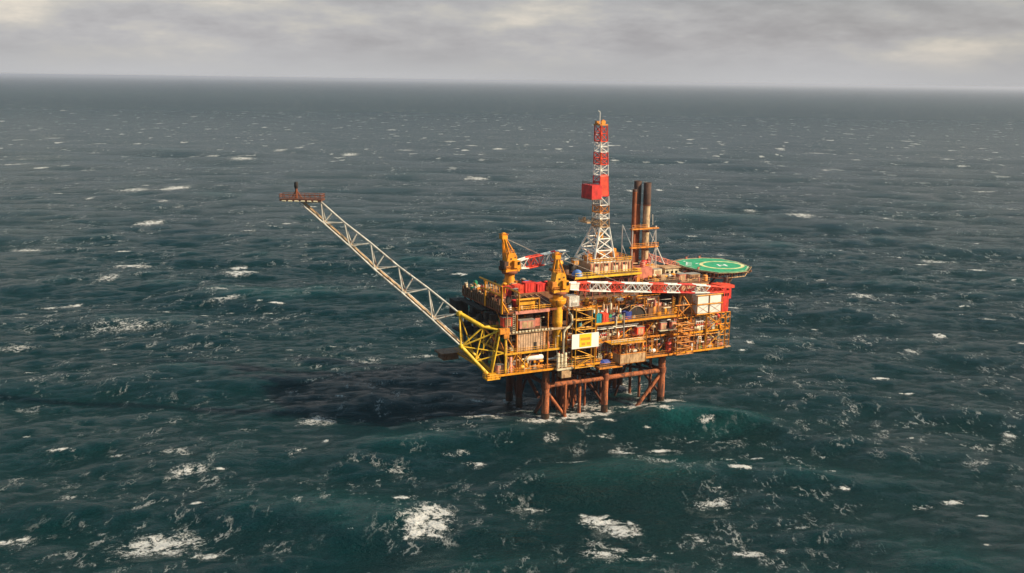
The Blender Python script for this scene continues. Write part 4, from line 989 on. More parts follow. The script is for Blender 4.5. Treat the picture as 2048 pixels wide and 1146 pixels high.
def tank(u, v, z, r, H, mat, label, name='storage_tank', cat='tank', grp=None, top=None):
    t = thing(name, label, cat, (u, v, z), grp)
    m = MB(); m.lathe([(r, z + .12), (r, z + H - r * .3), (r * .75, z + H - r * .08), (r * .2, z + H)], (u, v, 0), 16); m.build('shell', mat, t)
    m = MB(); m.lathe([(r * 1.08, z), (r * 1.08, z + .12)], (u, v, 0), 16)
    for q in (.35, .75): m.lathe([(r * 1.01, z + H * q), (r * 1.05, z + H * q + .02), (r * 1.05, z + H * q + .12), (r * 1.01, z + H * q + .14)], (u, v, 0), 16)
    m.build('hoop', 'rust' if mat != 'rust' else 'brown', t)
    m = MB(); m.tube((u + r * .5, v - r * .4, z + H - .1), (u + r * .5, v - r * .4, z + H + .45), .1); m.build('vent', top or 'grey', t)
    return t
def skid(u, v, z, L, W, H, mat, mat2, label, name='pump_skid', cat='pump skid', grp=None):
    t = thing(name, label, cat, (u, v, z), grp)
    m = MB(); m.box(u - L / 2, u + L / 2, v - W / 2, v - W / 2 + .2, z, z + .3); m.box(u - L / 2, u + L / 2, v + W / 2 - .2, v + W / 2, z, z + .3)
    for s_ in (-1, 0, 1): m.box(u + s_ * (L / 2 - .1) - .1, u + s_ * (L / 2 - .1) + .1, v - W / 2 + .2, v + W / 2 - .2, z, z + .28)
    m.build('base_frame', 'amber', t)
    m = MB(); m.lathe([(H * .26, -L * .22), (H * .3, -L * .2), (H * .3, L * .2), (H * .26, L * .22)], (u - L * .22, v, z + .3 + H * .32), 14, axis=0); m.build('motor', mat, t)
    m = MB(); m.cbox((u + L * .24, v + .1, z + .3 + H * .4), (L * .34, W * .6, H * .8)); m.tube((u + L * .1, v - W * .3, z + .4), (u + L * .1, v - W * .3, z + H), .13); m.build('pump_casing', mat2, t)
    m = MB(); m.path([(u - L * .1, v - W * .42, z + .6), (u + L * .45, v - W * .42, z + .6), (u + L * .45, v - W * .42, z + H)], .1); m.build('pipe', 'cream', t)
    return t
def manifold(u, v, z, L, H, mat, label, name='valve_manifold', cat='pipe manifold', grp=None):
    t = thing(name, label, cat, (u, v, z), grp); n = max(3, int(L / .7))
    m = MB(); m.tube((u - L / 2, v, z + H * .35), (u + L / 2, v, z + H * .35), .17); m.build('header_pipe', mat, t); m = MB(); m.tube((u - L / 2, v, z + H * .8), (u + L / 2, v, z + H * .8), .14); m.build('header_pipe', mat, t)
    m = MB()
    for i in range(n): x = u - L / 2 + .25 + i * (L - .5) / (n - 1); m.tube((x, v, z), (x, v, z + H * random.uniform(.8, 1)), .11)
    m.build('branch_pipe', mat, t)
    m = MB()
    for i in range(n): x = u - L / 2 + .25 + i * (L - .5) / (n - 1); m.lathe([(.24, -.05), (.24, .05)], (x, v - .3, z + H * .55), 10, axis=1); m.cbox((x, v - .12, z + H * .55), (.18, .25, .18))
    m.build('hand_wheel', 'red', t); return t
def cabinet(u, v, z, L, W, H, mat, label, name='equipment_cabinet', cat='cabinet', grp=None):
    t = thing(name, label, cat, (u, v, z), grp)
    MB().box(u - L / 2, u + L / 2, v - W / 2, v + W / 2, z + .15, z + H).build('housing', mat, t)
    m = MB(); m.box(u - L / 2 - .08, u + L / 2 + .08, v - W / 2 - .08, v + W / 2 + .08, z + H, z + H + .1); m.build('cap', 'grey', t); m = MB(); m.box(u - L / 2 + .1, u + L / 2 - .1, v - W / 2 + .1, v + W / 2 - .1, z, z + .15); m.build('plinth', 'grey', t)
    m = MB(); m.box(u - L * .35, u - L * .03, v - W / 2 - .05, v - W / 2, z + .3, z + H * .85); m.box(u + L * .03, u + L * .35, v - W / 2 - .05, v - W / 2, z + .3, z + H * .85); m.build('door', 'tan' if mat != 'tan' else 'brown', t)
    return t
def barrel(u, v, z, mat, label, r=.55, H=1.5): return tank(u, v, z, r, H, mat, label, 'drum', 'drum', 'drums on the platform decks')
def basket(u, v, z, L, W, H, mat, label):
    t = thing('cargo_basket', label, 'cargo basket', (u, v, z), 'open cargo baskets'); m = MB(); m.box(u - L / 2, u + L / 2, v - W / 2, v + W / 2, z + .05, z + .15); m.build('floor', mat, t)
    m = MB()
    for zz_ in (.3, H / 2, H):
        for a, b in (((-1, -1), (1, -1)), ((1, -1), (1, 1)), ((1, 1), (-1, 1)), ((-1, 1), (-1, -1))): m.beam((u + a[0] * L / 2, v + a[1] * W / 2, z + zz_), (u + b[0] * L / 2, v + b[1] * W / 2, z + zz_), .12)
    for x in (-1, -.33, .33, 1):
        for y in (-1, 1): m.beam((u + x * L / 2, v + y * W / 2, z), (u + x * L / 2, v + y * W / 2, z + H), .13)
    m.build('frame', mat, t)
    m = MB()
    for k in range(3): m.cbox((u - L * .25 + k * L * .25, v, z + .55), (L * .2, W * .6, .8), .2 * k)
    m.build('load', 'tan', t); return t
# hand placed: what the photograph shows clearly
container(16.0, -1.9, 29.36, 1.7, 2.2, 2.6, 'tealsheet', 0, 'teal container, leftmost in the row on the middle deck edge', grp='containers on the middle deck')
container(18.3, -1.9, 29.36, 2.0, 2.2, 2.6, 'scarlet', 0, 'orange-red container beside the teal one on the middle deck', grp='containers on the middle deck')
container(26.8, -1.3, 29.36, 2.4, 2.0, 2.2, 'bluesheet', .15, 'blue container in front of the black arched cover', grp='containers on the middle deck')
basket(21.4, -1.7, 29.36, 2.6, 1.8, 1.2, 'blue', 'low blue basket right of the orange-red container')
barrel(24.2, -1.5, 29.36, 'green', 'green drum between the blue basket and the blue container', .6, 1.6)
t = thing('arched_cover', 'black arched tarpaulin shelter on the middle deck behind the blue container', 'shelter', (30, 1, 29.4))
m = MB(); pts = [(26.8 + 3.4 - 3.4 * math.cos(a), 29.4 + 3.6 * math.sin(a)) for a in [i * math.pi / 10 for i in range(11)]]; m.hprism(pts, -1.6, 3.0); m.build('cover', 'dark', t)
m = MB()
for vv in (-1.75, 3.15):
    for a, b in zip(pts, pts[1:]): m.beam((a[0], vv, a[1]), (b[0], vv, b[1]), .25)
m.build('hoop', 'tan', t)
vessel(-5.0, -1.6, 19.3, 6.2, .85, 'white', 'white horizontal vessel on the cellar deck under the tan wall')
skid(-8.4, -1.9, 17.3, 3.6, 1.6, 2.3, 'yellow', 'amber', 'yellow pump skid on the cellar deck below the white vessel')
barrel(-13.2, -2.0, 17.3, 'green', 'green drum near the left end of the cellar deck')
barrel(-1.4, -2.0, 23.3, 'green', 'green drum on the lower deck left of the near crane pedestal', .75, 1.7)
barrel(7.2, -2.2, 17.3, 'green', 'green drum at the foot of the stair tower')
barrel(8.9, -4.0, 29.0, 'teal', 'pale green drum on a stair tower landing above the sign', .6, 1.2)
cabinet(-16.0, -1.4, 17.3, 2.0, 1.8, 2.4, 'pink', 'pale pink cabinet beside the flare boom foot')
cabinet(-8.0, -1.9, 30.0, 5.0, 2.4, 2.4, 'pink', 'long pink housing above the corrugated wall')
cabinet(-14.0, -1.2, 30.8, 2.8, 2.2, 2.8, 'scarlet', 'bright orange-red box on the left front corner')
tank(-13.0, -2.3, 17.3, .55, 4.6, 'pink', 'slim pinkish upright tank left of the white vessel', 'upright_tank', 'tank')
for i, (du, hh_) in enumerate(((0, 4.6), (1.2, 4.2), (2.4, 4.6))):
    tank(1.4 + du + .6, -3.6, 17.2, .48, hh_, 'cream', ['cream upright bottle at the left of the cluster under the near crane', 'cream upright bottle in the middle of the cluster under the near crane', 'cream upright bottle at the right of the cluster under the near crane'][i], 'gas_bottle', 'gas bottle', 'cream bottles under the near crane', 'red')
tank(42.6, -1.6, 17.1, 1.0, 3.4, 'scarlet', 'red upright tank left of the right scaffold tower', 'upright_tank', 'tank')
cabinet(31.6, -1.4, 24.0, 2.6, 1.6, 2.4, 'scarlet', 'red cabinet above the hanging scaffold box')
cabinet(40.0, -1.6, 24.8, 2.2, 1.4, 2.2, 'pink', 'pink cabinet, left one of the pair beside the right scaffold tower', grp='red cabinets beside the scaffold tower')
cabinet(43.6, -1.9, 24.8, 1.7, 1.4, 2.2, 'salmon', 'faded red cabinet, right one of the pair beside the right scaffold tower', grp='red cabinets beside the scaffold tower')
MB().box(38.2, 44.6, -2.8, -1.0, 24.5, 24.75).build('landing_platform', 'cream', plat)
# blue covered boat on the projecting landing
t = thing('covered_boat', 'small boat under a blue cover on the projecting lower landing', 'boat', (18.6, -3.0, 15.9))
m = MB(); m.add([(16.4, -3, 16.9), (20.8, -3, 16.9), (18, -4, 16.8), (18, -2, 16.8), (20, -3.7, 16.8), (20, -2.3, 16.8), (17, -3, 16.0), (20.4, -3, 16.0)], [(0, 2, 6), (0, 6, 3), (2, 4, 7, 6), (3, 6, 7, 5), (4, 1, 7), (5, 7, 1)]); m.build('hull', 'grey', t)
m = MB(); m.add([(16.3, -3, 16.95), (20.9, -3, 16.95), (18, -4.1, 16.85), (18, -1.9, 16.85), (20, -3.8, 16.85), (20, -2.2, 16.85), (17.6, -3, 17.9), (20.0, -3, 17.7)], [(0, 2, 6), (0, 6, 3), (2, 4, 7, 6), (3, 6, 7, 5), (4, 1, 7), (5, 7, 1)]); m.build('cover', 'blue', t)
cabinet(23.6, -4.6, 16.0, 1.8, 1.2, 2.8, 'pink', 'pink cabinet at the right end of the projecting lower landing')
# red row on the upper left deck
for i, (u, v, L, H_, mt, lb) in enumerate(((-8.6, 9.4, 3.4, 2.8, 'red', 'red container at the left end of the rear row on the roof'), (-4.6, 10.5, 3.2, 2.5, 'scarlet', 'bright red container second from left in the rear roof row'),
        (-.8, 10.6, 3.6, 3.0, 'scarlet', 'bright red container in the middle of the rear roof row'), (3.0, 10.6, 3.2, 2.4, 'red', 'red container second from right in the rear roof row'), (6.4, 10.3, 3.2, 2.7, 'scarlet', 'bright red container nearest the near crane in the rear roof row'))):
    container(u, v, 37.62 if i else 37.22, L, 2.4, H_, mt if i % 2 else 'redsheet', .04 * i, lb, grp='red containers on the left roof')
cabinet(-6.6, 8.2, 37.25, 1.8, 1.3, 2.2, 'dark', 'dark machine between red containers on the left roof')
tank(1.2, 15.8, 37.65, 1.1, 2.4, 'sky', 'pale blue tank behind the red containers', 'storage_tank')
cabinet(4.8, 17.0, 37.65, 3.4, 1.6, 1.5, 'dark', 'low dark box behind the red containers right of the pale blue tank')
container(-13.2, 7.0, 37.25, 2.6, 5.0, 2.2, 'rust', 0, 'dark red container on the left roof behind the orange gantry', grp='containers on the left roof')
container(-9.2, 1.2, 35.3, 2.2, 3.0, 2.2, 'red', .1, 'small dark red container inside the orange gantry', grp='containers on the left roof')
for (u, v, mt, lb) in ((-14.9, 25.3, 'cream', 'cream drum at the far left corner of the roof'), (-14.4, 22.2, 'tan', 'tan drum beside the cream corner drum'), (-12.6, 18.4, 'scarlet', 'bright red drum on the left roof'), (-11.4, 14.2, 'dark', 'black drum between red and cream drums on the left roof'), (-10.4, 12.2, 'cream', 'cream drum near the dark red container on the left roof')):
    barrel(u, v, 37.25, mt, lb, .6, 1.7)
barrel(-12.6, -.6, 35.3, 'white', 'white drum at the foot of the orange gantry', .6, 1.5); barrel(-9.6, -1.9, 35.3, 'cream', 'cream drum in front of the orange gantry', .5, 1.4)
# drill pipe bundles
t = thing('drill_pipe_stack', 'dark drill pipes racked in rows beside the near crane', 'pipe stack', (0, 3, 35.3))
for i in range(9): MB().tube((-3.6 + i * .62, -2, 36.3 + .10 * (i % 3)), (-3.0 + i * .62, 8.6, 36.9 + .10 * (i % 3)), .22, n=8).build('drill_pipe', 'deep' if i % 3 else 'tan', t)
m = MB()
for v in (-1, 3, 7.6): m.box(-4, 2, v, v + .3, 35.3, 36.1 + v * .06)
m.build('rack', 'brown', t)
# vertical silos left of the drill floor
for i, (u, v, H_, mt) in enumerate(((10.4, 12.2, 10.4, 'dark'), (12.8, 12.4, 9.6, 'deep'), (15.2, 12.6, 9.8, 'dark'), (11.6, 15.4, 9.2, 'deep'))):
    tt = tank(u, v, 35.1, 1.15, H_, mt, ['tall black silo with orange cap, leftmost beside the drill floor', 'tall dark silo in the middle of the front row beside the drill floor', 'tall black silo nearest the drill floor module', 'dark silo standing behind the others beside the drill floor'][i], 'silo', 'silo', 'dark silos left of the drill floor')
    if i == 0: MB().lathe([(1.3, 45.2), (1.3, 45.7), (.9, 46.2)], (u, v, 0), 16).build('cap', 'amber', tt)
for i, (u, v, z, mt, lb) in enumerate(((13.9, 7.0, 42.0, 'sky', 'blue covered bundle on the drill floor edge'), )):
    t = thing('tarpaulin_bundle', lb, 'bundle', (u, v, z)); m = MB(); m.lathe([(1.7, 0), (1.8, .7), (1.2, 1.6), (.4, 2.0)], (u, v, z), 9); m.build('cover', 'sky', t); m = MB(); m.lathe([(1.85, .3), (1.85, .45)], (u, v, z), 9); m.build('strap', 'white', t)
cabinet(15.0, 10.2, 44.9, 1.6, 1.6, 1.4, 'amber', 'amber hopper box on top of the black silos')
# roof items on the right modules
container(54.4, 17.5, 37.35, 5.4, 5.2, 2.9, 'cream', .0, 'cream cabin on the brown roof left of the helideck', 'cabin', None, 'roof_cabin')
MB().box(51.2, 57.6, 14.4, 20.6, 40.35, 40.6).build('roof', 'tan', bpy.data.objects['roof_cabin'])
cabinet(58.6, 9.6, 37.35, 4.2, 3.0, 1.8, 'tan', 'tan box on the roof in front of the helideck support')
cabinet(53.0, 8.0, 37.35, 2.6, 2.2, 2.4, 'salmon', 'faded red housing at the front of the tan roof')
cabinet(49.0, 9.0, 38.35, 2.6, 4.0, 1.0, 'brown', 'low brown hatch on the brown roof edge')
tank(60.6, 5.4, 37.35, .9, 2.0, 'orange', 'orange drum tank under the helideck edge', 'storage_tank')
tank(56.6, 3.2, 35.0, .7, 1.8, 'cream', 'cream tank on the living quarters roof edge', 'storage_tank')
cabinet(46.6, 12.6, 41.6 - 3.2, 3.0, 2.0, 2.6, 'cream', 'cream winch housing at the foot of the exhaust stacks')
tank(41.4, 12.8, 42.05, .9, 1.6, 'salmon', 'faded red drum tank on the engine room roof', 'storage_tank')
skid(45.6, 17.0, 41.6, 4.0, 2.0, 2.2, 'red', 'salmon', 'red pump skid in front of the pale exhaust stack')
tank(66.4, 2.0, 37.25, .75, 1.6, 'dark', 'black tank under the helideck on the red roof', 'storage_tank')
# lifeboats hung on the shaded end and right end
def lifeboat(u, v, z, label, yaw=math.pi / 2):
    t = thing('lifeboat', label, 'lifeboat', (u, v, z), 'orange lifeboats'); co, si = math.cos(yaw), math.sin(yaw)
    prof = [(-3.4, .15), (-2.9, .8), (-1.5, 1.15), (1.5, 1.15), (2.8, .85), (3.4, .2)]
    vs = []; n = 10
    for x, r in prof:
        for i in range(n): a = 2 * math.pi * i / n; y = r * math.cos(a); h = r * math.sin(a) * .9; vs.append((u + x * co - y * si, v + x * si + y * co, z + 1.1 + h))
    m = MB(); m.add(vs, [(k * n + i, k * n + (i + 1) % n, (k + 1) * n + (i + 1) % n, (k + 1) * n + i) for k in range(5) for i in range(n)], True); m.build('hull', 'scarlet', t)
    m = MB(); m.cbox((u - 1.6 * co, v - 1.6 * si, z + 2.3), (1.4, 1.1, .8), yaw); m.build('cockpit', 'scarlet', t)
    m = MB(); [m.tube((u + x * co, v + x * si, z + 2), (u + x * co, v + x * si, z + 4), .08) for x in (-2.2, 2.2)]; m.build('fall_wire', 'grey', t)
lifeboat(66.6, 8, 24.0, 'orange lifeboat hung on the right end below the red module')

# procedural remainder: one or two items per bay and deck, each told apart by colour, kind, deck and bay
random.seed(5)
BAYS = [(-13.5, -11.8, 'left of the tan wall', 0), (5.6, 8, 'right of the near crane pedestal', 0), (17, 20.5, 'right of the sign', 0), (21, 25, 'left of the hanging scaffold', 0), (26, 29, 'behind the hanging scaffold', 0),
        (29.5, 33, 'above the right hanging scaffold', 0), (34.5, 38, 'between hanging scaffold and right tower', 0), (39, 42.5, 'left of the right scaffold tower', 0), (46, 49.5, 'inside the right scaffold tower', 0),
        (52, 55, 'just right of the right scaffold tower', 0), (56, 59, 'under the white cladding', 0), (59.6, 62, 'under the red end module', 0)]
DK = [(17.25, 'cellar deck', 5.0), (23.25, 'lower deck', 4.6), (29.35, 'middle deck', 4.6)]
CN = {'orange': 'orange', 'amber': 'amber', 'tan': 'tan', 'salmon': 'faded red', 'white': 'white', 'grey': 'grey', 'brown': 'brown', 'cream': 'cream', 'red': 'red', 'rust': 'rusty', 'yellow': 'yellow', 'steel': 'steel grey', 'green': 'green', 'blue': 'blue'}
pal = ['orange', 'tan', 'salmon', 'amber', 'cream', 'rust', 'grey', 'white', 'orange', 'tan', 'yellow', 'brown', 'red', 'steel', 'amber', 'orange', 'green']
used = set()
for z, dn, mh in DK:
    for b0, b1, bn, _ in BAYS:
        if z > 29 and (b0 < 6 or b1 > 50): continue
        if z > 29 and b0 < 32 and b0 > 14: vr = (1.5, 5)
        else: vr = (-.4, 2.0) if b0 > 16 and b0 < 44 else (-2.0, 1.6)
        kinds = random.sample(['vessel', 'tank', 'skid', 'manifold', 'cabinet', 'manifold'], 3)
        for kk, kd in enumerate(kinds):
            c = random.choice(pal)
            while (c, kd, dn, bn) in used: c = random.choice(pal)
            used.add((c, kd, dn, bn))
            u = b0 + (b1 - b0) * (.15 + .35 * kk) + random.uniform(-.4, .4); v = (vr[0] + (vr[1] - vr[0]) * random.choice([0, .25, .6])) + kk * .3
            s_ = random.uniform(.75, 1.1); L = min(3.6, (b1 - b0) * .8) * s_
            if kd == 'vessel': vessel(u, v, z + random.choice([0, 1.6]), L * 1.2, .62 * s_, c, f'{CN[c]} horizontal vessel on the {dn}, {bn}', grp='horizontal process vessels')
            elif kd == 'tank': tank(u, v, z, .6 * s_, mh * random.uniform(.5, .85), c, f'{CN[c]} upright tank on the {dn}, {bn}', 'upright_tank', grp='upright process tanks')
            elif kd == 'skid': skid(u, v, z, L, 1.5, 2.2 * s_, c, random.choice(['tan', 'salmon', 'cream', 'grey']), f'{CN[c]} pump skid on the {dn}, {bn}', grp='pump skids on the decks')
            elif kd == 'manifold': manifold(u, v - .4, z, L * 1.1, mh * random.uniform(.55, .9), c, f'{CN[c]} pipe manifold on the {dn}, {bn}', grp='pipe manifolds on the decks')
            else: cabinet(u, v, z, L * .6, 1.0, 2.4 * s_, c, f'{CN[c]} cabinet on the {dn}, {bn}', grp='cabinets on the decks')
# roof level behind the near boom
RB = [(7, 10, 'behind the small white cabin'), (11, 14, 'left of the drill skid frame'), (15.5, 19, 'in front of the left of the skid frame'), (20, 24, 'in front of the middle of the skid frame'), (25.5, 29, 'in front of the right of the skid frame'), (30, 34, 'below the right corner of the drill floor'), (35, 38, 'left of the brown roof module')]
for b0, b1, bn in RB:
    for kk, kd in enumerate(random.sample(['vessel', 'tank', 'skid', 'cabinet', 'manifold'], 3)):
        c = random.choice(pal); u = b0 + (b1 - b0) * (.2 + .3 * kk); v = 4.6 if kk != 1 else 3.4; z = 31.9 if b0 > 34 else 33.2; L = 2.4
        if kk == 0: MB().box(b0 - .5, b1 + .5, 2.4, 6.2, z - .35, z - .02).build('equipment_shelf', random.choice(['amber', 'orange', 'brown']), plat)
        if kd == 'vessel': vessel(u, v, z, L, .6, c, f'{CN[c]} horizontal vessel under the near boom, {bn}', grp='horizontal process vessels')
        elif kd == 'tank': tank(u, v, z, .6, 2.4, c, f'{CN[c]} upright tank under the near boom, {bn}', 'upright_tank', grp='upright process tanks')
        elif kd == 'skid': skid(u, v, z, L, 1.4, 1.9, c, 'tan', f'{CN[c]} pump skid near the boom, {bn}', grp='pump skids on the decks')
        elif kd == 'cabinet': cabinet(u, v, z, 1.5, 1.1, 2.0, c, f'{CN[c]} cabinet under the near boom, {bn}', grp='cabinets on the decks')
        else: manifold(u, v - .3, z, L, 2.3, c, f'{CN[c]} pipe manifold under the near boom, {bn}', grp='pipe manifolds on the decks')
print('duplicate labels:', [k for k, v in LABELS.items() if v > 1])

# ------------------------------------------------------------------ more fittings on decks and roofs
random.seed(77)
def ladder(u, v, z0, z1, mt='amber', dv=0):
    m = MB(); m.beam((u - .35, v, z0), (u - .35, v, z1), .12); m.beam((u + .35, v, z0), (u + .35, v, z1), .12)
    z = z0 + .3
    while z < z1: m.beam((u - .35, v, z), (u + .35, v, z), .08); z += .6
    m.build('ladder', mt, plat)
for u, v, z0, z1 in ((-10.4, -3.3, 17.3, 23), (-2.4, -3.1, 23.3, 29), (-12.4, -3.1, 29.5, 35), (17.6, -1.2, 16, 22.8), (20.4, -1.3, 23, 29), (36.6, -1.3, 17, 22.8), (38.2, -1.3, 23, 29), (53.4, -3.2, 17.3, 22.8), (57.8, -2.4, 23.1, 28.2), (60.6, -3.3, 17.3, 22.8),
                    (35.8, 4.6, 35, 41), (12.4, 5.2, 35, 41.6), (50.8, 4.5, 29.2, 35), (44.2, -1.1, 29.3, 34.5)): ladder(u, v, z0, z1, random.choice(['amber', 'cream', 'orange', 'yellow']))
for i in range(16):
    u = -14 + i * 5.1; v = -3.2 if u < 5 or u > 44 else -1.1
    z = random.choice([17.3, 23.2, 29.3]); m = MB(); m.tube((u, v, z), (u, v, z + 3.6), .07, n=5); m.tube((u, v, z + 3.6), (u + .5, v - .4, z + 3.8), .06, n=5); m.cbox((u + .6, v - .5, z + 3.75), (.5, .3, .2)); m.build('floodlight', 'cream', plat)
for i in range(30):
    u = random.uniform(-14, 61); z = random.choice([19.5, 20.6, 21.8, 25.2, 26.4, 27.4, 31, 32.4]) + random.uniform(-.4, .4)
    if z > 29 and not 16 < u < 40: z -= 6
    v = random.uniform(-2.2, 0) if u < 4 or u > 45 else random.uniform(-.6, 1.6)
    m = MB(); m.beam((u, v, z), (u + random.uniform(2, 5), v, z + random.choice([0, 0, 1.6, -1.2])), random.choice([.14, .22, .3])); m.build('support_strut', random.choice(['orange', 'amber', 'salmon', 'rust', 'tan', 'brown', 'cream', 'yellow']), plat)
for (u0, u1, v0, v1, z, n_) in ((-15, -7, 3, 26, 37.2, 16), (-6, 7.5, 13, 25, 37.6, 16), (39, 50, 6, 16, 38.3, 18), (51.5, 61.5, 6, 24, 37.3, 20), (52, 61, .2, 4.5, 34.7, 8), (20, 33, 9, 19, 45.4, 8), (37, 49.5, 16, 24, 41.5, 8), (62, 65, 0, 18, 35.6, 6)):
    for i in range(n_):
        u, v = random.uniform(u0, u1), random.uniform(v0, v1); mt = random.choice(['tan', 'brown', 'salmon', 'orange', 'grey', 'cream', 'rust', 'deep', 'amber']); m = MB(); q = random.random()
        if q < .35: m.path([(u, v, z), (u, v, z + random.uniform(.5, 1.3)), (u + random.uniform(1, 3.5), v, z + .9)], random.uniform(.1, .22)); nm = 'roof_pipe'
        elif q < .75: d = (random.uniform(.7, 2.4), random.uniform(.7, 2), random.uniform(.5, 1.7)); m.cbox((u, v, z + d[2] / 2), d, random.choice([0, 0, .3])); m.cbox((u, v, z + d[2] + .08), (d[0] * .6, d[1] * .6, .16)); nm = 'roof_vent'
        else: rr_ = random.uniform(.3, .7); m.lathe([(rr_, 0), (rr_, .9), (rr_ * 1.3, .95), (rr_ * 1.2, 1.3), (rr_ * .4, 1.5)], (u, v, z), 12); nm = 'roof_ventilator'
        m.build(nm, mt, plat)
m = MB(); m.rail([(-15.3, -2.4, 35.2), (4, -2.4, 35.2)], 1.1, .07); m.build('railing', 'amber', plat)
m = MB(); m.rail([(38.4, 4.9, 38.3), (50.8, 4.9, 38.3)], 1.1, .07); m.rail([(38.4, 4.9, 38.3), (38.4, 26, 38.3)], 1.1, .07); m.rail([(51, 4.8, 37.3), (62.2, 4.8, 37.3)], 1.1, .07); m.build('railing', 'tan', plat)

for i in range(95):
    zone = random.random(); u = random.uniform(-14, 4) if zone < .2 else (random.uniform(16, 43) if zone < .7 else random.uniform(49.5, 62))
    z = random.choice([17.3, 23.3, 29.4]); z = 23.3 if z > 29 and not 15 < u < 43 else z
    v = random.uniform(-2.6, -1.2) if u < 4 or u > 45 else random.uniform(-.6, .8); v = v - 1.6 if z > 29 else v
    m = MB(); d = (random.uniform(.35, 1.3), random.uniform(.3, .8), random.uniform(.5, 2.0)); m.cbox((u, v, z + d[2] / 2), d); m.cbox((u + d[0] * .2, v, z + d[2] + .12), (d[0] * .4, d[1] * .6, .26))
    m.build('junction_box', random.choice(['tan', 'salmon', 'orange', 'cream', 'grey', 'white', 'rust', 'amber', 'scarlet', 'green', 'brown', 'pink']), plat)
for i in range(90):
    zone = random.random(); u = random.uniform(-14, 2) if zone < .2 else (random.uniform(15, 41) if zone < .7 else random.uniform(49.5, 60))
    z = random.choice([18.6, 20.2, 21.6, 22.4, 24.6, 26, 27.4, 28.3]) + random.uniform(-.5, .5); v = random.uniform(-2.4, -.4) if u < 4 or u > 45 else random.uniform(-.9, 1.4)
    r_ = random.choice([.08, .12, .18, .26]); L = random.uniform(1.4, 4.5); m = MB(); q = random.random()
    if q < .5: m.path([(u, v, z), (u + L, v, z), (u + L, v, z - random.uniform(.6, 2))], r_)
    elif q < .8: m.path([(u, v, z - 1.6), (u, v, z + .6), (u + L * .4, v, z + .6), (u + L * .4, v + 1.2, z + .6)], r_)
    else: m.tube((u, v, z), (u + 1.6, v, z), .38, n=10); m.tube((u + .3, v, z), (u + .3, v, z - 1.2), .1); m.tube((u + 1.3, v, z), (u + 1.3, v, z - 1.2), .1)
    m.build('process_pipe', random.choice(['tan', 'salmon', 'orange', 'cream', 'grey', 'white', 'rust', 'amber', 'cream', 'brown', 'steel', 'pale']), plat)
for i in range(60):                       # steelwork behind the shaded end and on the back rows
    v = random.uniform(-1, 25); z = random.choice([17.3, 23.3, 29.4]); m = MB(); d = (random.uniform(.6, 1.8), random.uniform(.8, 2.6), random.uniform(.8, 3.8)); m.cbox((-13.2 + random.uniform(-1, .6), v, z + d[2] / 2), d); m.build('machinery_block', random.choice(['brown', 'tan', 'rust', 'grey', 'salmon', 'deep', 'green']), plat)
for i in range(64):
    zone = random.random(); u = random.uniform(16, 41) if zone < .62 else random.uniform(44.5, 60)
    z = random.choice([17.3, 23.2, 29.5]); z = 23.2 if z > 29 and u > 43 else z; w_ = random.uniform(1.2, 3.6); h = random.uniform(1.4, 4.6); v = random.uniform(.4, 2.0) if z < 29 else random.uniform(1.0, 4.5); z += random.choice([0, 0, .9])
    o_ = MB().box(u, u + w_, v, v + .25, z, z + h).build('bulkhead_panel', random.choice(['rust', 'tan', 'brown', 'salmon', 'orange', 'deep', 'pink', 'grey', 'amber', 'cream', 'tan']), plat)
for i in range(70):
    u = random.uniform(16, 43); v = random.uniform(-.8, 6); z = 29.3; d = (random.uniform(.5, 1.8), random.uniform(.5, 1.5), random.uniform(.8, 3.6)); m = MB()
    if random.random() < .5: m.cbox((u, v, z + d[2] / 2), d); m.cbox((u, v, z + d[2] + .15), (d[0] * .5, d[1] * .5, .3))
    else: m.lathe([(d[0] * .4, 0), (d[0] * .4, d[2]), (d[0] * .15, d[2] + .3)], (u, v, z), 10)
    m.build('deck_machinery', random.choice(['rust', 'tan', 'brown', 'salmon', 'orange', 'amber', 'pink', 'grey', 'cream', 'white', 'scarlet', 'green']), plat)
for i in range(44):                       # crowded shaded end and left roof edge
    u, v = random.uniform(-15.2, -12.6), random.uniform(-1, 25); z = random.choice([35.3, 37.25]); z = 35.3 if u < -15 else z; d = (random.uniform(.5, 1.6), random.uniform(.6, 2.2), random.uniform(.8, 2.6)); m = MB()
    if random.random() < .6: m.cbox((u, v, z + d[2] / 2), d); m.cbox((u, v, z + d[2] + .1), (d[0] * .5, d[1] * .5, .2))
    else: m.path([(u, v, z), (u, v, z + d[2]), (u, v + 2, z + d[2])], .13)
    m.build('roof_equipment', random.choice(['brown', 'rust', 'deep', 'tan', 'salmon', 'grey', 'orange', 'dark', 'green']), plat)
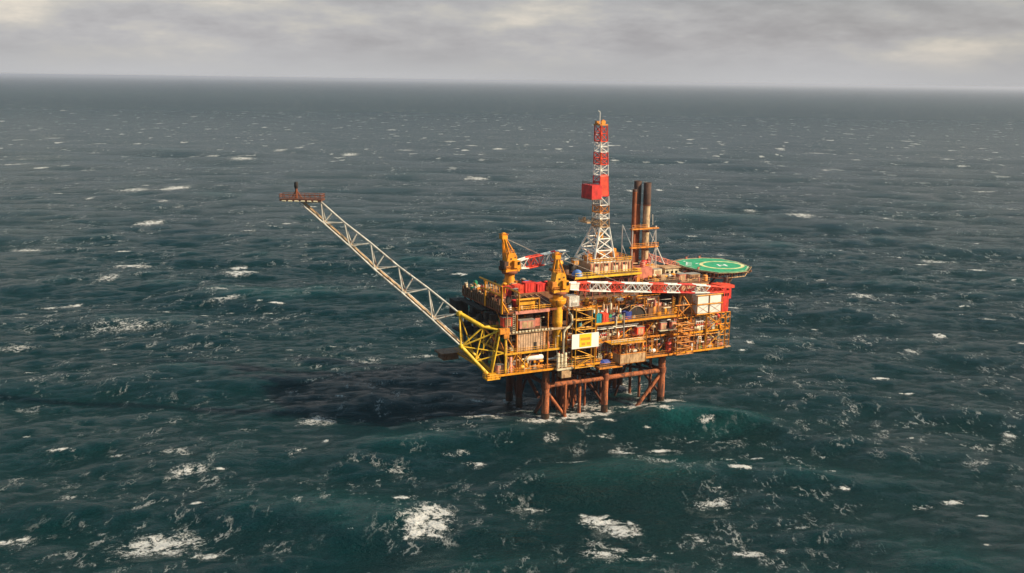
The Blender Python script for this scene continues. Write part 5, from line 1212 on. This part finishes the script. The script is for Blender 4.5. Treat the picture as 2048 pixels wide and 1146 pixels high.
for i in range(70):                       # pipe bends, cable trays and small vessels crowding the lit side
    zone = random.random(); u = random.uniform(-14, 4) if zone < .16 else (random.uniform(15.6, 43) if zone < .66 else random.uniform(49.6, 62))
    z = random.choice([17.3, 23.3, 29.4]) + random.choice([0, 0, 1.7, 3.0]); z = z - 6 if z > 29 and (u < 16 or u > 43) else z
    v = random.uniform(-2.5, -1.0) if u < 4 or u > 45 else (random.uniform(-.8, .2) if z < 29 else random.uniform(-2.4, 0)); m = MB(); q = random.random(); a = random.uniform(.25, .6)
    if q < .3: m.lathe([(a * .3, -1.2), (a, -1.0), (a, 1.0), (a * .3, 1.2)], (u, v, z + a + .2), 12, axis=0); m.box(u - .7, u - .5, v - .2, v + .2, z, z + a); m.box(u + .5, u + .7, v - .2, v + .2, z, z + a)
    elif q < .55: m.lathe([(a * .8, 0), (a * .8, 1.6), (a * .5, 2.0)], (u, v, z), 12); m.tube((u, v, z + 1.8), (u, v, z + 2.6), .08, n=5)
    elif q < .8: m.path([(u, v, z), (u, v, z + 2.2), (u + 1.2, v, z + 2.2), (u + 1.2, v, z + .4), (u + 2.4, v, z + .4)], .13)
    else: m.box(u, u + 2.6, v, v + .4, z + 2.0, z + 2.12); m.box(u, u + 2.6, v - .04, v, z + 2.0, z + 2.35); m.beam((u + .2, v + .1, z), (u + .2, v + .1, z + 2), .12); m.beam((u + 2.4, v + .1, z), (u + 2.4, v + .1, z + 2), .12)
    m.build('small_fitting', random.choice(['tan', 'cream', 'salmon', 'orange', 'amber', 'white', 'rust', 'grey', 'pink', 'yellow', 'brown', 'cream']), plat)
for i in range(30):
    u = random.uniform(-14, 2); z = random.choice([17.3, 29.5, 29.5]); w_ = random.uniform(1.2, 3.0); h = random.uniform(1.4, 4.4); v = random.uniform(.2, 3.0)
    MB().box(u, u + w_, v, v + .3, z, z + h).build('bulkhead_panel', random.choice(['rust', 'tan', 'brown', 'salmon', 'orange', 'grey', 'amber', 'tan', 'rust']), plat)
for a, b, q in (((0, 24.3, 4), (20.7, 24.3, 14), .4), ((41.5, 24.3, 14), (41.5, 0, 3), .4), ((20.7, 24.3, 14), (20.7, 0, 2), .4), ((0, 0, 14), (10, 12, 2), .3), ((20.7, 12, 15), (30, 20, -1), .35), ((30, 2, 15), (33, 14, -1), .35), ((36, 12, 16), (33, 20, -2), .4), ((8, 22, 16), (3, 24, -2), .4), ((24, 8, 16), (24, 8, -3), .4), ((27.5, 12, 16), (27.5, 12, -3), .5), ((6, 12, 16), (6, 12, -3), .4)):
    MB().tube(a, b, q, n=10).build('brace', 'deeprust_shade', plat)
rc = bpy.data.objects['roof_cabin']
for k in range(3): MB().box(52.2 + k * 1.7, 53.1 + k * 1.7, 14.80, 14.88, 38.6, 39.4).build('window', 'glass', rc)
# ------------------------------------------------------------------ sea air
hz = MB(); hz.v = []; me = bpy.data.meshes.new('haze')
X0, X1h, Y0, Y1h, Z0, Z1h = -72000., 72000., -1500., 87000., -8., 106.
me.from_pydata([(X0, Y0, Z0), (X1h, Y0, Z0), (X1h, Y1h, Z0), (X0, Y1h, Z0), (X0, Y0, Z1h), (X1h, Y0, Z1h), (X1h, Y1h, Z1h), (X0, Y1h, Z1h)], [],
               [(0, 3, 2, 1), (4, 5, 6, 7), (0, 1, 5, 4), (1, 2, 6, 5), (2, 3, 7, 6), (3, 0, 4, 7)]); me.update()
hm = bpy.data.materials.new('sea_haze'); hm.use_nodes = True; tt = hm.node_tree; tt.nodes.clear()
ho = tt.nodes.new('ShaderNodeOutputMaterial'); pv_ = tt.nodes.new('ShaderNodeVolumePrincipled'); pv_.inputs['Density'].default_value = 0.000048; pv_.inputs['Color'].default_value = (.74, .80, 1, 1); pv_.inputs['Anisotropy'].default_value = .2
tt.links.new(pv_.outputs[0], ho.inputs['Volume']); me.materials.append(hm)
ho_ = bpy.data.objects.new('haze', me); COL.objects.link(ho_); ho_['kind'] = 'stuff'; ho_['label'] = 'thin pale sea haze fading the horizon'
